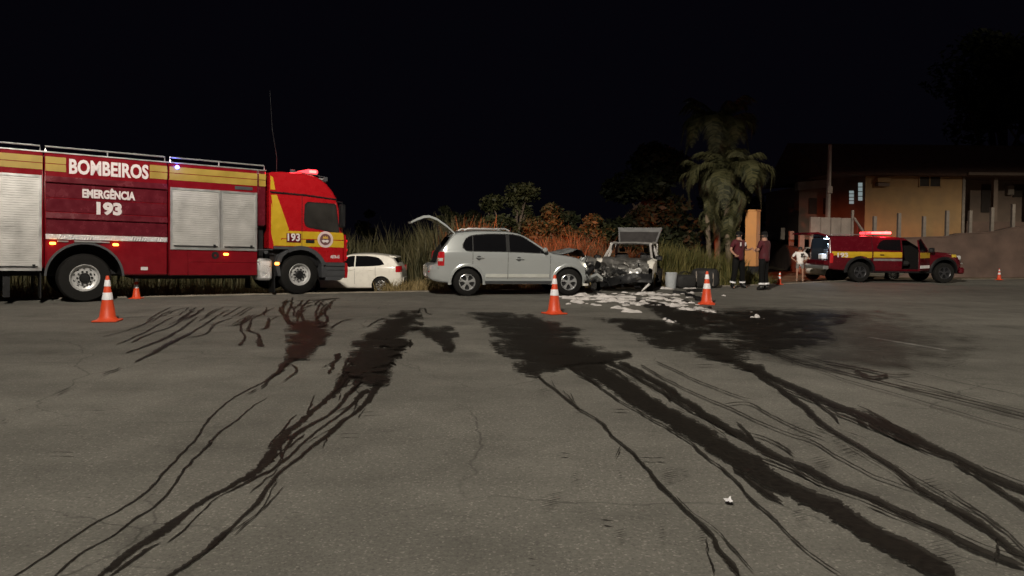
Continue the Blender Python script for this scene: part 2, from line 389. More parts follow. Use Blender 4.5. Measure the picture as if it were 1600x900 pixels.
def text_mesh(body, size, bold=.0, depth=.004, width=None):
    cu = bpy.data.curves.new('lettering', 'FONT'); cu.body = body; cu.size = size; cu.extrude = depth/2; cu.offset = bold
    cu.resolution_u = 3
    o = bpy.data.objects.new('lettering', cu); col.objects.link(o); me = evald(o); bpy.data.objects.remove(o)
    xs = [v.co.x for v in me.vertices]; ys = [v.co.y for v in me.vertices]
    x0, x1 = min(xs), max(xs); y0 = min(v.co.y for v in me.vertices)
    k = (width/(x1-x0)) if width else 1
    for v in me.vertices: v.co = ((v.co.x-x0)*k, v.co.y, v.co.z)
    return me
def lettering(body, x, y, z, height, width, parent, m, bold=.0, name='lettering', zslope=0., face=-1):
    """upright lettering on a face looking along -y (face=-1), foot line at z, left edge at x"""
    me = text_mesh(body, height/.70, bold*height, .006, width)
    for v in me.vertices:
        a, b, c = v.co; v.co = (x + a, y - c, z + b + zslope*a)
    me.materials.clear(); me.materials.append(m)
    o = bpy.data.objects.new(name, me); col.objects.link(o); o.parent = parent; return o

def wheel(parent, x, y, R_, w, kind, side, steer=0., name='wheel'):
    """tyre mesh with its rim as child; side = -1 when the outer face looks along -y"""
    s = side; r = R_; rr = r*.60 if kind != 'truck' else r*.56
    tb = MB(); tb.lathe([(rr, -w/2), (r*.93, -w/2), (r*.985, -w*.40), (r, -w*.28), (r, w*.28), (r*.985, w*.40), (r*.93, w/2), (rr, w/2)], 36, axis='y', close=True)
    for k in range(36):                                     # tread blocks
        t = 2*math.pi*k/36
    o = tb.build(name, M['rubber'], parent, 50); o.location = (x, y, r); o.rotation_euler = (0, 0, steer)
    f = s*w/2
    rb = MB()
    if kind == 'truck':
        rb.lathe([(rr, f), (rr*.97, f*1.04), (rr*.90, f*.92), (rr*.86, f*.55), (rr*.62, f*.40), (rr*.58, f*.62), (rr*.34, f*.62)], 36, axis='y')
        ro = rb.build('rim', M['rim_w'], o, 30)
        hb = MB(); hb.lathe([(rr*.36, f*.60), (rr*.36, f*.86), (rr*.28, f*.98), (.001, f*.99)], 20, axis='y')
        for k in range(10):
            t = 2*math.pi*k/10; hb.lathe([(.022, f*.55), (.022, f*.80), (.001, f*.82)], 6, c=(rr*.47*math.cos(t), 0, rr*.47*math.sin(t)), axis='y')
        hb.build('hub', M['black'], o, 30)
        hh = MB().lathe([(.030, f*.47), (.001, f*.475)], 8, axis='y').build('vent_hole', M['black'], o, 0)
        for k in range(10):
            t = 2*math.pi*(k+.5)/10; q = hh if k == 0 else hh.copy()
            if k: col.objects.link(q)
            q.location = (rr*.75*math.cos(t), 0, rr*.75*math.sin(t))
    else:
        mm = M['rim_d'] if kind == 'dark' else M['rim_a']
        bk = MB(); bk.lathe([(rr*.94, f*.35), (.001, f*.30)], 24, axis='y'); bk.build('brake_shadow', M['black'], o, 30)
        rb.lathe([(rr, f*.97), (rr*.96, f*1.0), (rr*.90, f*.92), (rr*.88, f*.3)], 36, axis='y')
        n = 5 if kind != 'multi' else 10
        for k in range(n):
            t0 = 2*math.pi*k/n + .3
            hw_ = .34 if n == 5 else .15
            pts = []
            for rad, a in ((.20, .55*hw_/.34), (.55, .20), (.92, .27)):
                pts.append((rad, a*hw_/.34*1.1))
            vs = []
            for rad, a in pts:
                for sg in (-1, 1):
                    for d in (f*.72 if rad > .3 else f*.80, f*.45): vs.append((rr*rad*math.cos(t0+sg*a), d, rr*rad*math.sin(t0+sg*a)))
            fs = []
            for i in range(2):
                b = i*4; fs += [(b, b+2, b+6, b+4), (b+1, b+5, b+7, b+3), (b, b+4, b+5, b+1), (b+2, b+3, b+7, b+6)]
            rb.add(vs, fs)
        rb.lathe([(rr*.24, f*.45), (rr*.24, f*.82), (.001, f*.86)], 16, axis='y')
        rb.build('rim', mm, o, 30)
    return o

class CarShape:
    def __init__(s, top, bot, belt, wid, tum=.28, rc=.09, crown=.05, tuck=.07):
        s.top, s.bot, s.belt, s.wid, s.tum, s.rc, s.crown, s.tuck = pchip(top), pchip(bot), pchip(belt), pchip(wid), tum, rc, crown, tuck
    def bl(s, x): return min(s.belt(x), s.top(x) - s.rc - .012)
    def hw(s, x, z):
        W = s.wid(x); b = s.bl(x)
        if z <= b:
            t = (b-z)/max(.05, b-s.bot(x)); return W*(1 - s.tuck*t**2.2) + .016*math.exp(-((t-.16)/.10)**2) + .010*math.exp(-((t-.80)/.10)**2)
        return W - (z-b)*s.tum
    def section(s, x):
        b, zb, zt, rc = s.bl(x), s.bot(x), s.top(x), s.rc
        pts = [(0., zb), (s.hw(x, zb)*.6, zb), (s.hw(x, zb)-.03, zb), (s.hw(x, zb+.03), zb+.03)]
        for t in (.14, .3, .46, .62, .76, .88, .96, 1.): z = zb + (b-zb)*t; pts.append((s.hw(x, z), z))
        zr = zt - rc
        for t in (.06, .35, .68, 1.): z = b + (zr-b)*t; pts.append((s.hw(x, z), z))
        w = s.hw(x, zr)
        for a in (25, 50, 72): pts.append((w - rc*1.2*(1-math.cos(R(a))), zr + rc*.82*math.sin(R(a))))
        e = pts[-1]
        for t in (.75, .5, .25, 0.): pts.append((e[0]*t, e[1] + (zt + s.crown*.4 - e[1])*(1-t*t)))
        return pts
    def body(s, xs):
        mb = MB(); rings = []
        for x in xs:
            h = s.section(x); rings.append([(x, -y, z) for y, z in h] + [(x, y, z) for y, z in h[-2:0:-1]])
        n = len(rings[0]); vs = [p for r in rings for p in r]; fs = []
        for i in range(len(xs)-1):
            for k in range(n): fs.append((i*n+k, i*n+(k+1) % n, (i+1)*n+(k+1) % n, (i+1)*n+k))
        fs += [tuple(range(n)), tuple(range((len(xs)-1)*n, len(xs)*n))]
        return mb.add(vs, fs)
    def panel(s, top, bot, x0, x1, side, off=.004, nx=10, nz=5, mb=None):
        mb = mb or MB(); rows = []
        for i in range(nx+1):
            x = x0+(x1-x0)*i/nx; a, b = bot(x), top(x)
            rows.append([(x, side*(s.hw(x, a+(b-a)*k/nz)+off), a+(b-a)*k/nz) for k in range(nz+1)])
        return mb.grid(rows)
    def over(s, x0, x1, w0, w1, off=.006, nx=8, ny=6, dz=0):      # glass lying on the top surface (windscreen)
        rows = []
        for i in range(nx+1):
            x = x0+(x1-x0)*i/nx; w = w0+(w1-w0)*i/nx; sec = s.section(x)
            rows.append([(x, w*(2*k/ny-1), s.topz(sec, abs(w*(2*k/ny-1)))+off) for k in range(ny+1)])
        return MB().grid(rows)
    def topz(s, sec, y):
        pts = sec[-8:]
        for a, b in zip(pts, pts[1:]):
            if b[0] <= y <= a[0]: return a[1] + (b[1]-a[1])*((a[0]-y)/max(1e-6, a[0]-b[0]))
        return pts[-1][1] if y < pts[-1][0] else pts[0][1]

def cut(o, cutters, dark):
    """carve closed cutter meshes out of a part; the cut faces take the dark material"""
    o.data.materials.append(dark); tmp = []
    for mb in cutters:
        c = mb.build('cutter', [o.data.materials[0], dark], None, 0)
        c.parent = o.parent
        for p in c.data.polygons: p.material_index = 1
        md = o.modifiers.new('cut', 'BOOLEAN'); md.operation = 'DIFFERENCE'; md.object = c; md.solver = 'EXACT'; tmp.append(c)
    me = evald(o); o.modifiers.clear(); o.data = me
    me.shade_smooth(); me.set_sharp_from_angle(angle=R(33))
    for c in tmp: bpy.data.objects.remove(c)
    return o
def frange(a, b, n): return [a+(b-a)*i/(n-1) for i in range(n)]

# ------------------------------------------------------------------ the setting: road, kerb, verge
EDGE = [(-150., -52.), (-30., 6.6), (-11.04, 15.7), (-8.64, 16.75), (-6.3, 17.9), (-3.94, 19.0), (-1.88, 19.85), (1.5, 21.1), (4.9, 22.5), (7.27, 23.85),
        (9.32, 25.2), (11.3, 26.9), (14., 28.9), (17.6, 29.9), (21.7, 31.2), (40., 36.5), (160., 70.)]
edgeY = lin(EDGE)
def sstep(a, b, x): t = max(0, min(1, (x-a)/(b-a))); return t*t*(3-2*t)
def dropD(x): return lin([(-40, .6), (4, .58), (8, .42), (11, .28), (14, .10), (30, .05)])(x)
def groundz(x, y):
    d = y - edgeY(x)
    if d <= 0: return 0.
    return -.05 - dropD(x)*sstep(.1, 5.5, d)
XS = [-150, -100, -60, -45, -30, -22] + frange(-16, 30, 93) + [34, 40, 50, 70, 100, 160]
mb = MB(); YR = [-60, -20, -8, 0, 4, 8, 12, 16, 20]
rows = []
for x in XS:
    e = edgeY(x); rows.append([(x, min(e-.001*(len(YR)-k), y if e > 21 else -60+(y+60)*(e+60)/81), 0) for k, y in enumerate(YR)] + [(x, e, 0)])
tag(mb.grid(rows).build('road', M['asphalt'], None, 0, fix=False), kind='structure')
mb = MB(); rows = []
DD = [.14, .3, .6, 1, 1.6, 2.4, 3.4, 4.5, 6, 8, 11, 15, 20, 30, 50, 90, 200, 600, 1500]
for x in XS:
    e = edgeY(x); rows.append([(x, e+d, groundz(x, e+d) + (.03*noise.noise((x*1.3, (e+d)*1.3, 0)) if .3 < d < 30 else 0)) for d in DD])
tag(mb.grid(rows).build('ground', M['soil'], None, 60, fix=False), kind='structure')
mb = MB(); rows = []
for i, x in enumerate([-60, -45, -30, -22] + frange(-16, 30, 140) + [34, 40, 50, 70]):
    e = edgeY(x); h = .020 + .012*noise.noise((x*2.1, 3, 1)); w = .16+.03*noise.noise((x*1.7, 0, 5))
    rows.append([(x, e-.005, -.12), (x, e-.005, h), (x, e+.03, h+.008), (x, e+w, h+.004), (x, e+w+.02, -.12)])
tag(mb.grid(rows).build('kerb', M['kerb'], None, 30, fix=False), kind='structure')

# painted dash, nearly worn away
a, b = G(1358, 527), G(1480, 547.5); d = (b-a).normalized(); n = Vector((-d.y, d.x, 0))*.05
mb = MB(); rows = []
for i in range(25):
    p = a+(b-a)*i/24; w = 1+.5*noise.noise((i*.9, 0, 0)); rows.append([(p.x-n.x*w, p.y-n.y*w, .0035), (p.x+n.x*w, p.y+n.y*w, .0035)])
tag(mb.grid(rows).build('road_marking', M['paintline'], None, 0, fix=False), kind='structure')

# ------------------------------------------------------------------ water that ran over the asphalt
WV, WF, WA, WB = [], [], [], []
wz = [.0040]
def catmull(pts, n):
    out = []
    for i in range(len(pts)-1):
        p0, p1, p2, p3 = pts[max(0, i-1)], pts[i], pts[i+1], pts[min(len(pts)-1, i+2)]
        for k in range(n):
            t = k/n; out.append([.5*((2*b) + (c-a)*t + (2*a-5*b+4*c-d)*t*t + (3*b-a-3*c+d)*t**3) for a, b, c, d in zip(p0, p1, p2, p3)])
    out.append(list(pts[-1])); return out
def trail(pts, rough=1., amp=1., taper=True, full=1.25, side=True, ground=False):
    """pts: (photo x, photo y, half width in photo px across); laid on the road as a ribbon with ragged edges"""
    pts = [(p[0], p[1], p[2]) for p in pts]
    dense = []
    for x, y, w in catmull(pts, 12):
        if ground: dense.append((x, y, max(.003, w))); continue
        g = G(x, max(y, 452)); dense.append((g.x, g.y, max(.004, w*g.y/F_PX)))
    # resample at near-even steps on the ground
    L = [0.]
    for a, b in zip(dense, dense[1:]): L.append(L[-1] + math.hypot(b[0]-a[0], b[1]-a[1]))
    tot = L[-1]; step = max(.022, tot/420); n = max(6, int(tot/step)); out = []; j = 0
    for i in range(n+1):
        s = tot*i/n
        while j < len(L)-2 and L[j+1] < s: j += 1
        t = 0 if L[j+1] == L[j] else (s-L[j])/(L[j+1]-L[j]); out.append([a+(b-a)*t for a, b in zip(dense[j], dense[j+1])])
    z = wz[0]; wz[0] += .00012; sd = rnd.random()*500
    o = len(WV); m = 7
    wm = sum(q[2] for q in out)/len(out)
    if side and wm > .012 and tot > 1.2:                       # thin trickles that left the main run
        for k in range(min(9, 2+int(tot*.9))):
            i0 = rnd.randrange(0, max(1, n-8)); ln = int(n*rnd.uniform(.06, .28)); seg = out[i0:i0+ln]
            if len(seg) < 6: continue
            sg = rnd.choice((-1, 1)); off = rnd.uniform(.9, 2.2); sub_ = []
            for j, (x, y, w) in enumerate(seg[::max(1, len(seg)//7)]):
                t = j/7; a, b = seg[min(len(seg)-2, j*max(1, len(seg)//7))], seg[min(len(seg)-1, j*max(1, len(seg)//7)+1)]
                dx, dy = b[0]-a[0], b[1]-a[1]; l = math.hypot(dx, dy) or 1
                q = sg*(w*1.1 + off*.05*(t if k % 2 else 1-t) + .008*rnd.random()); sub_.append((x-dy/l*q, y+dx/l*q, max(.004, min(.02, w*.22))*rnd.uniform(.6, 1.5)))
            if len(sub_) > 3: trail(sub_, rough=.5, ground=True, side=False)
        z = wz[0]; wz[0] += .00012; o = len(WV)
    for i, (x, y, w) in enumerate(out):
        a = out[max(0, i-1)]; b = out[min(n, i+1)]; dx, dy = b[0]-a[0], b[1]-a[1]; l = math.hypot(dx, dy) or 1
        nx, ny = -dy/l, dx/l
        wob = noise.noise((x*2.2+sd, y*2.2, 1))*.05*rough + noise.noise((x*8+sd, y*8, 4))*.018*rough
        x += nx*wob; y += ny*wob
        e = 1.
        if taper: e = min(1, (i+.5)/4, (n-i+.5)/4)
        for k in range(m):
            t = 2*k/(m-1)-1
            ww = w*(1.24 + amp*(.50*noise.noise((x*3.2+sd+t*9, y*3.2, 7)) + .40*noise.noise((x*11+sd+t*9, y*11, 2))))*e
            WV.append((x+nx*ww*t, y+ny*ww*t, z)); WB.append(0. if w < .05 else min(.5, w*2)); WA.append(full*(1.45*min(1, (1-abs(t))*1.25) if w < .05 else 1.75*(1-abs(t))**.9))
    for i in range(n):
        for k in range(m-1): WF.append((o+i*m+k, o+i*m+k+1, o+(i+1)*m+k+1, o+(i+1)*m+k))
SV, SF, SA_, SB_ = [], [], [], []
def patch(rows, conv, soft=False, full=1.5, nc=36, per=7):
    """rows: (y, x left, x right) spans of a wet area from far to near, surveyed on the photo and laid on the road"""
    V, F_, A_, B_ = (SV, SF, SA_, SB_) if soft else (WV, WF, WA, WB)
    dense = catmull([tuple(map(float, r)) for r in rows], per); n = len(dense); o = len(V); z = wz[0]; wz[0] += .00012; sd = rnd.random()*99
    for i, (y, a, b) in enumerate(dense):
        m_ = (b-a)*.12; j1, j2 = noise.noise((i*.45+sd, 1, 1)), noise.noise((i*.45+sd, 5, 2)); a += m_*j1*.8 - m_*.35; b += m_*j2*.8 + m_*.35
        for k in range(nc+1):
            t = k/nc; px, py = conv(a+(b-a)*t, y); g = G(px, max(py, 452))
            e = min(t, 1-t)*2; f = min(i, n-1-i)/(n-1)*2
            V.append((g.x, g.y, z if not soft else z)); A_.append(full*min(1, e*1.5)*min(1, f*2.4+.1)*1.15); B_.append(1.)
    for i in range(n-1):
        for k in range(nc): F_.append((o+i*(nc+1)+k, o+i*(nc+1)+k+1, o+(i+1)*(nc+1)+k+1, o+(i+1)*(nc+1)+k))
cR = lambda x, y: (800+x/1.956, 440+y/1.956)
cM = lambda x, y: (160+x/2.963, 450+y/2.963)
def TL(pts, **k): trail([(x/1.956, 440+y/1.956, w/1.956/2) for x, y, w in pts], **k)
def TR(pts, **k): trail([(800+x/1.956, 440+y/1.956, w/1.956/2) for x, y, w in pts], **k)
def TM(pts, **k): k.setdefault('side', False); trail([(160+x/2.963, 450+y/2.963, w/2.963/2) for x, y, w in pts], **k)
# left-hand runs
TL([(20,915,10),(150,830,9),(270,750,9),(380,690,9),(450,640,11),(490,590,9),(560,530,10),(590,490,8),(640,420,7),(720,355,7),(800,310,8),(840,285,11),(880,250,20)], rough=.5)
TL([(140,915,10),(240,835,9),(330,785,9),(400,735,11),(480,680,9),(545,610,9),(590,545,9),(640,495,11),(700,440,8),(770,385,5),(815,355,3)], rough=.5)
TL([(280,920,26),(400,830,30),(480,775,44),(560,715,26),(640,660,24),(720,620,24),(790,575,34),(830,520,36),(870,475,34),(930,420,22),(1000,360,22),(1050,310,34),(1080,260,60)], rough=.6)
TL([(330,915,14),(400,858,14),(450,822,20),(490,800,16)], rough=.5)
TL([(700,645,9),(770,608,10),(830,580,14),(900,520,10),(980,450,10),(1060,390,12),(1120,330,26)], rough=.5)
TL([(870,490,22),(950,440,16),(1020,390,12),(1080,330,20),(1100,290,36)], rough=.6)
TL([(510,915,22),(600,850,20),(650,795,24),(720,740,14),(790,680,16),(830,620,14),(900,550,12),(1010,460,18),(1090,400,16),(1130,350,22),(1165,312,26)], rough=.6)
TL([(1150,330,12),(1150,290,60),(1170,255,50),(1195,215,60),(1230,175,50)], amp=1.6)
TL([(1278,98,5),(1283,84,6),(1298,83,6),(1304,96,5),(1320,102,4)], rough=.3)
TL([(1000,285,10),(1020,255,14),(1040,220,18)], amp=1.5)
# the fan of fine runs in front of the fire engine (third survey crop)
TM([(90,140,12),(200,134,8),(340,130,7),(520,131,7),(700,132,6),(860,131,6),(1050,133,6),(1200,132,7),(1320,131,8)], rough=.3)
TM([(300,118,5),(390,92,7),(520,90,7),(640,86,8),(760,84,6)], rough=.3)
for a in [[(240,140,9),(180,175,8),(90,205,7),(0,228,8)], [(330,135,8),(270,165,8),(180,215,10),(60,265,7)], [(390,135,8),(320,180,10),(220,215,10),(130,255,14)],
          [(440,135,8),(360,195,14),(280,240,20),(110,305,10)], [(520,140,10),(430,200,12),(330,250,30),(240,300,26),(150,348,10)], [(600,140,9),(520,170,12),(480,215,10),(390,232,16)],
          [(690,135,8),(640,170,14),(560,180,8)], [(470,92,5),(420,132,7)], [(400,92,5),(350,130,6)], [(560,90,6),(480,135,6)], [(640,88,6),(560,135,8)], [(700,90,5),(630,132,7)], [(330,110,5),(270,135,6)],
          [(660,140,10),(640,190,10),(660,230,10),(635,270,20)], [(690,150,9),(680,200,16),(720,220,14),(735,275,32)], [(770,140,10),(760,185,20),(715,195,12)],
          [(640,200,8),(700,205,10)], [(760,90,5),(750,130,8)],
          [(880,45,8),(870,90,12),(855,135,14),(870,170,30)], [(960,55,10),(920,100,12),(930,150,14),(960,180,20)], [(1010,70,9),(990,120,12),(1000,170,20)], [(1060,70,12),(1030,110,12),(1040,150,14),(1020,180,24)],
          [(1100,48,14),(1060,52,30),(960,60,16),(890,60,14)], [(870,95,8),(980,66,8),(1060,52,10)], [(900,110,8),(970,80,8)], [(820,90,8),(840,130,12),(860,160,20)], [(930,150,8),(1000,140,8)],
          [(860,165,30),(950,185,60),(1050,175,16)], [(1060,185,8),(1110,155,8),(1160,148,8)], [(1120,150,14),(1160,146,10)], [(1220,185,6),(1280,150,10),(1320,140,12)],
          [(720,470,12),(660,500,9)], [(830,370,16),(880,360,10),(900,390,12),(835,438,7)], [(0,398,6),(60,385,7),(95,375,4)]]:
    TM(a, rough=.4)
for k in range(22):                                            # the finest veins of the fan
    x = rnd.uniform(300, 820); y = rnd.uniform(88, 134); l = rnd.uniform(30, 120)
    TM([(x, y, 5), (x-l*.35, y+l*.16, 7), (x-l*.7+rnd.uniform(-8, 8), y+l*.38, 6), (x-l, y+l*.55, 4)], rough=.5)
for k in range(16):
    x = rnd.uniform(840, 1090); y = rnd.uniform(50, 110); l = rnd.uniform(20, 60)
    TM([(x, y, 6), (x-l*.5, y+l*.4, 9), (x-l*.6+rnd.uniform(-20, 20), y+l, 8)], rough=.6)
for k in range(14):
    x = rnd.uniform(1100, 1330); y = rnd.uniform(300, 420); l = rnd.uniform(30, 90)
    TM([(x, y, 9), (x-l*.3, y+l*.5, 12), (x-l*.7, y+l, 7)], rough=.8)
TM([(900,330,50),(850,350,34),(830,380,26),(780,420,16),(720,470,10)], amp=1.3)
TL([(305,292,3),(340,278,6),(372,266,4)]); TL([(172,352,3),(195,340,6),(218,330,3)]); TL([(104,377,3),(130,367,6)]); TL([(54,404,3),(76,395,5)]); TL([(0,436,4),(20,428,5)])
# right-hand runs
TR([(80,295,8),(130,335,8),(200,390,9),(270,440,9),(330,500,9),(390,560,11),(440,620,14),(490,665,14),(540,720,13),(600,785,16),(620,825,20),(660,870,22),(690,915,20)], rough=.5)
TR([(170,255,7),(230,300,7),(300,350,8),(380,400,8),(450,440,8),(530,490,9),(600,545,9),(660,600,10),(720,660,10),(790,720,10),(850,790,9),(920,850,8),(1000,912,9)], rough=.5)
TR([(130,205,120),(190,245,100),(280,290,90),(340,330,88),(420,385,92),(520,440,95),(640,520,105),(760,590,105),(880,660,108),(1000,720,112),(1120,790,115),(1220,850,118),(1330,920,125)], rough=.7, amp=.45, full=1.6)
TR([(330,250,30),(420,300,30),(500,350,32),(600,420,38),(700,480,40),(800,540,38),(900,580,40),(1000,630,40),(1100,670,38),(1200,720,38),(1300,765,40),(1420,830,42),(1580,890,46)], rough=.6, amp=.6)
TR([(250,235,30),(340,270,22),(400,310,16),(470,350,14),(540,400,12),(620,440,10),(690,485,8)], rough=.5)
TR([(600,215,50),(680,250,44),(740,275,36),(840,320,42),(950,370,46),(1050,410,50),(1150,455,58),(1250,500,54),(1350,545,50),(1450,595,44),(1600,665,50)], rough=.6, amp=.6, full=1.4)
TR([(1350,560,18),(1390,585,24),(1450,620,22),(1540,690,28),(1600,720,30)], rough=.6)
TR([(740,280,20),(810,330,22),(880,380,24),(960,450,22),(1040,500,20),(1120,550,18),(1200,605,20),(1260,650,28),(1330,700,40),(1400,740,44),(1480,790,32),(1600,880,30)], rough=.6)
TR([(390,260,8),(520,330,7),(640,385,9),(720,420,8),(830,470,8),(920,500,8),(1000,550,8),(1100,600,8),(1180,630,8),(1260,660,10)], rough=.5)
TR([(440,250,6),(560,305,7),(680,355,6),(755,372,4)], rough=.5)
TR([(640,385,8),(720,380,10),(800,420,8),(880,460,8),(960,490,8)], rough=.5)
TR([(720,470,8),(800,500,12),(868,542,7)], rough=.5)
TR([(890,345,8),(950,390,10),(1003,438,8)], rough=.5)
for a in [[(740,195,12),(850,240,12),(1000,280,12),(1150,320,14),(1300,350,12),(1450,385,10),(1600,425,12)], [(760,210,7),(900,262,8),(1100,305,9),(1250,345,12),(1400,382,10),(1600,436,9)],
          [(780,200,6),(900,235,6),(1010,268,5)], [(820,235,5),(1000,300,6),(1200,360,6),(1400,420,6),(1600,475,6)], [(1150,300,8),(1300,338,12),(1430,372,8),(1600,412,6)], [(1150,255,5),(1300,300,4),(1450,335,6),(1600,362,4)],
          [(1040,275,10),(1100,300,26),(1150,290,10)], [(950,250,14),(1060,272,20),(1160,292,16),(1220,290,14)]]:
    TR(a, rough=.5)
# the broad wet areas below the wrecks
patch([(90, 480, 760), (100, 500, 1010), (115, 520, 1010), (132, 560, 990), (150, 590, 950), (170, 620, 975), (190, 640, 970), (205, 690, 880), (220, 730, 800)], cR, full=1.2)
patch([(78, 380, 560), (92, 560, 1130), (130, 560, 1260), (170, 620, 1400), (210, 700, 1420), (250, 760, 1360), (285, 960, 1260)], cR, soft=True, full=1.8)
patch([(60, 380, 420), (75, 400, 470), (95, 430, 540), (120, 470, 600), (150, 520, 640)], cR)
patch([(97, -160, -10), (105, -150, 60), (120, -105, 110), (135, -85, 150), (160, -65, 215), (185, -60, 225), (200, -50, 240), (215, -35, 330), (235, -10, 350), (250, 0, 300), (262, 5, 200), (280, 10, 128), (298, 70, 132)], cR, full=1.45)
patch([(115, 240, 420), (125, 270, 500), (140, 330, 540), (160, 360, 600), (180, 390, 640), (200, 440, 680), (220, 520, 710), (240, 590, 740), (258, 650, 765), (278, 720, 772)], cR, full=1.15)
patch([(155, 860, 1040), (185, 850, 1060), (205, 850, 1065), (235, 855, 1050), (265, 850, 1020), (290, 845, 985), (310, 850, 975), (338, 840, 955)], cM, full=1.6)
patch([(110, 1390, 1470), (125, 1340, 1475), (150, 1310, 1480), (180, 1270, 1470), (210, 1230, 1440), (240, 1190, 1420), (270, 1150, 1410), (300, 1140, 1380), (330, 1130, 1350), (360, 1120, 1345), (400, 1110, 1335), (440, 1090, 1320), (480, 1080, 1290)], cM, full=1.35)
patch([(183, 1440, 1600), (200, 1440, 1640), (220, 1470, 1640), (240, 1520, 1660), (270, 1560, 1640), (302, 1580, 1612)], cM, full=1.1)
# old oil spots, wet shoe soles and tyre blocks
for x, y, w, h in [(300,405,60,9),(345,403,30,7),(200,455,70,6),(190,537,120,6),(430,490,24,5),(270,680,30,6),(900,725,24,6),(1060,482,90,6),(1130,412,80,8)]:
    TL([(x-w/2, y, h*.5), (x, y-1, h), (x+w/2, y+1, h*.5)], full=.75)
for x, y, w, h in [(330,401,60,14),(200,402,40,16),(420,468,50,8),(410,553,60,14),(450,553,40,14),(590,262,60,14),(800,303,50,12),(1350,267,20,18),(1175,235,16,14),(620,390,24,8),(290,748,40,20),(60,868,26,8),(1195,288,50,12),(940,265,50,6),(160,540,40,10),(660,870,20,10)]:
    TR([(x-w/2, y, h*.6), (x, y, h), (x+w/2, y+2, h*.6)], full=.9)
for cx_, cy_, nn, w, h, sk in [(120,688,6,70,7,-.25),(890,480,7,50,8,.9),(1020,522,7,50,9,.9),(480,608,6,60,6,.1),(530,605,4,24,6,.1),(195,620,4,20,7,.2),(460,795,5,22,8,.1),(580,805,5,22,8,.1),(950,575,6,60,6,.7),(880,742,5,40,7,.4),(1330,860,8,70,9,.8),(1300,650,5,60,9,1.2),(330,800,4,40,7,.1),(100,345,4,60,4,0),(330,615,4,14,7,.2)]:
    for k in range(nn):
        yy = cy_ + (k-nn/2)*h*1.05; xx = cx_ + (k-nn/2)*h*sk*1.3 + rnd.uniform(-4, 4)
        TR([(xx-w/2, yy+w*.12, h*.35), (xx, yy, h*.5), (xx+w/2, yy-w*.10, h*.35)], full=.95, rough=.2)
me = bpy.data.meshes.new('spilled_water'); me.from_pydata(WV, [], WF)
at = me.attributes.new('wet', 'FLOAT', 'POINT'); at.data.foreach_set('value', WA); at = me.attributes.new('broad', 'FLOAT', 'POINT'); at.data.foreach_set('value', WB)
me.materials.append(M['wet']); o = bpy.data.objects.new('spilled_water', me); col.objects.link(o)
tag(o, 'dark water trails branching across the grey asphalt', 'water', kind='stuff')
me = bpy.data.meshes.new('damp_road_film'); me.from_pydata(SV, [], SF)
at = me.attributes.new('wet', 'FLOAT', 'POINT'); at.data.foreach_set('value', SA_); at = me.attributes.new('broad', 'FLOAT', 'POINT'); at.data.foreach_set('value', SB_)
me.materials.append(M['damp']); o = bpy.data.objects.new('damp_road_film', me); col.objects.link(o)
tag(o, 'thin damp film spreading around the foam on the asphalt', 'water', kind='stuff')

# ------------------------------------------------------------------ foam left on the road
fm = MB()
def foam_blob(x, y, sx, sy, h, rz):
    nseg, nr = 14, 5; sd = rnd.random()*99; vs = []; fs = []
    for i in range(nr+1):
        ph = (math.pi/2)*i/nr
        for k in range(nseg):
            t = 2*math.pi*k/nseg; q = 1+.6*noise.noise((math.cos(t)*1.3+sd, math.sin(t)*1.3, sd)) + .2*noise.noise((math.cos(t)*3+sd, math.sin(t)*3, sd+3))
            a, b = sx*q*math.cos(ph)*math.cos(t), sy*q*math.cos(ph)*math.sin(t)
            vs.append((x+a*math.cos(rz)-b*math.sin(rz), y+a*math.sin(rz)+b*math.cos(rz), .004+h*math.sin(ph)*(1+.7*noise.noise((a*7+sd, b*7, sd)))))
    for i in range(nr):
        for k in range(nseg): fs.append((i*nseg+k, i*nseg+(k+1) % nseg, (i+1)*nseg+(k+1) % nseg, (i+1)*nseg+k))
    fs.append(tuple(range(nr*nseg, (nr+1)*nseg))); fm.add(vs, fs)
fz = lambda x, y: (860+x/4.21, 440+y/4.21)
for x, y, w in [(90,105,40),(150,112,60),(220,98,50),(230,85,30),(300,100,60),(330,118,60),(400,128,60),(450,135,70),(330,85,40),(420,100,40),(470,105,50),(540,100,30),(570,122,60),(600,145,70),(520,145,40),(650,128,40),(620,82,50),(640,70,30),(690,112,50),(740,118,60),(800,122,60),(860,128,60),(690,88,40),(760,92,40),(820,90,30),(930,75,40),(930,45,50),(870,45,40),(740,48,60),(700,165,40),(770,160,60),(820,165,50),(860,180,30),(920,190,50),(980,185,50),(1040,200,50),(1070,210,20),(560,205,70),(450,178,40),(500,190,30),(770,250,25),(800,270,30),(1340,232,20),(1360,250,55),(1330,210,30),(1130,228,14),(180,138,50),(270,155,20),(880,160,30),(360,135,40),(250,118,60),(480,120,50)]:
    p = G(*fz(x, y)); s = w/4.21*p.y/F_PX
    for k in range(3 if w > 20 else 1):
        foam_blob(p.x+rnd.uniform(-.6, .6)*s, p.y+rnd.uniform(-.9, .9)*s*1.2, s*rnd.uniform(.35, 1.05), s*rnd.uniform(.18, .60), rnd.uniform(.018, .045)*(1.4 if w > 45 else 1), rnd.uniform(-.5, .5))
for k in range(90):
    p = G(rnd.gauss(985, 55), rnd.uniform(457, 478)); s = rnd.uniform(.02, .09)
    foam_blob(p.x, p.y, s, s*1.3, rnd.uniform(.01, .03), rnd.uniform(0, 3))
tag(fm.build('extinguishing_foam', M['foam'], None, 60), 'patches of white foam spread on the road below the crashed cars', 'foam', kind='stuff')

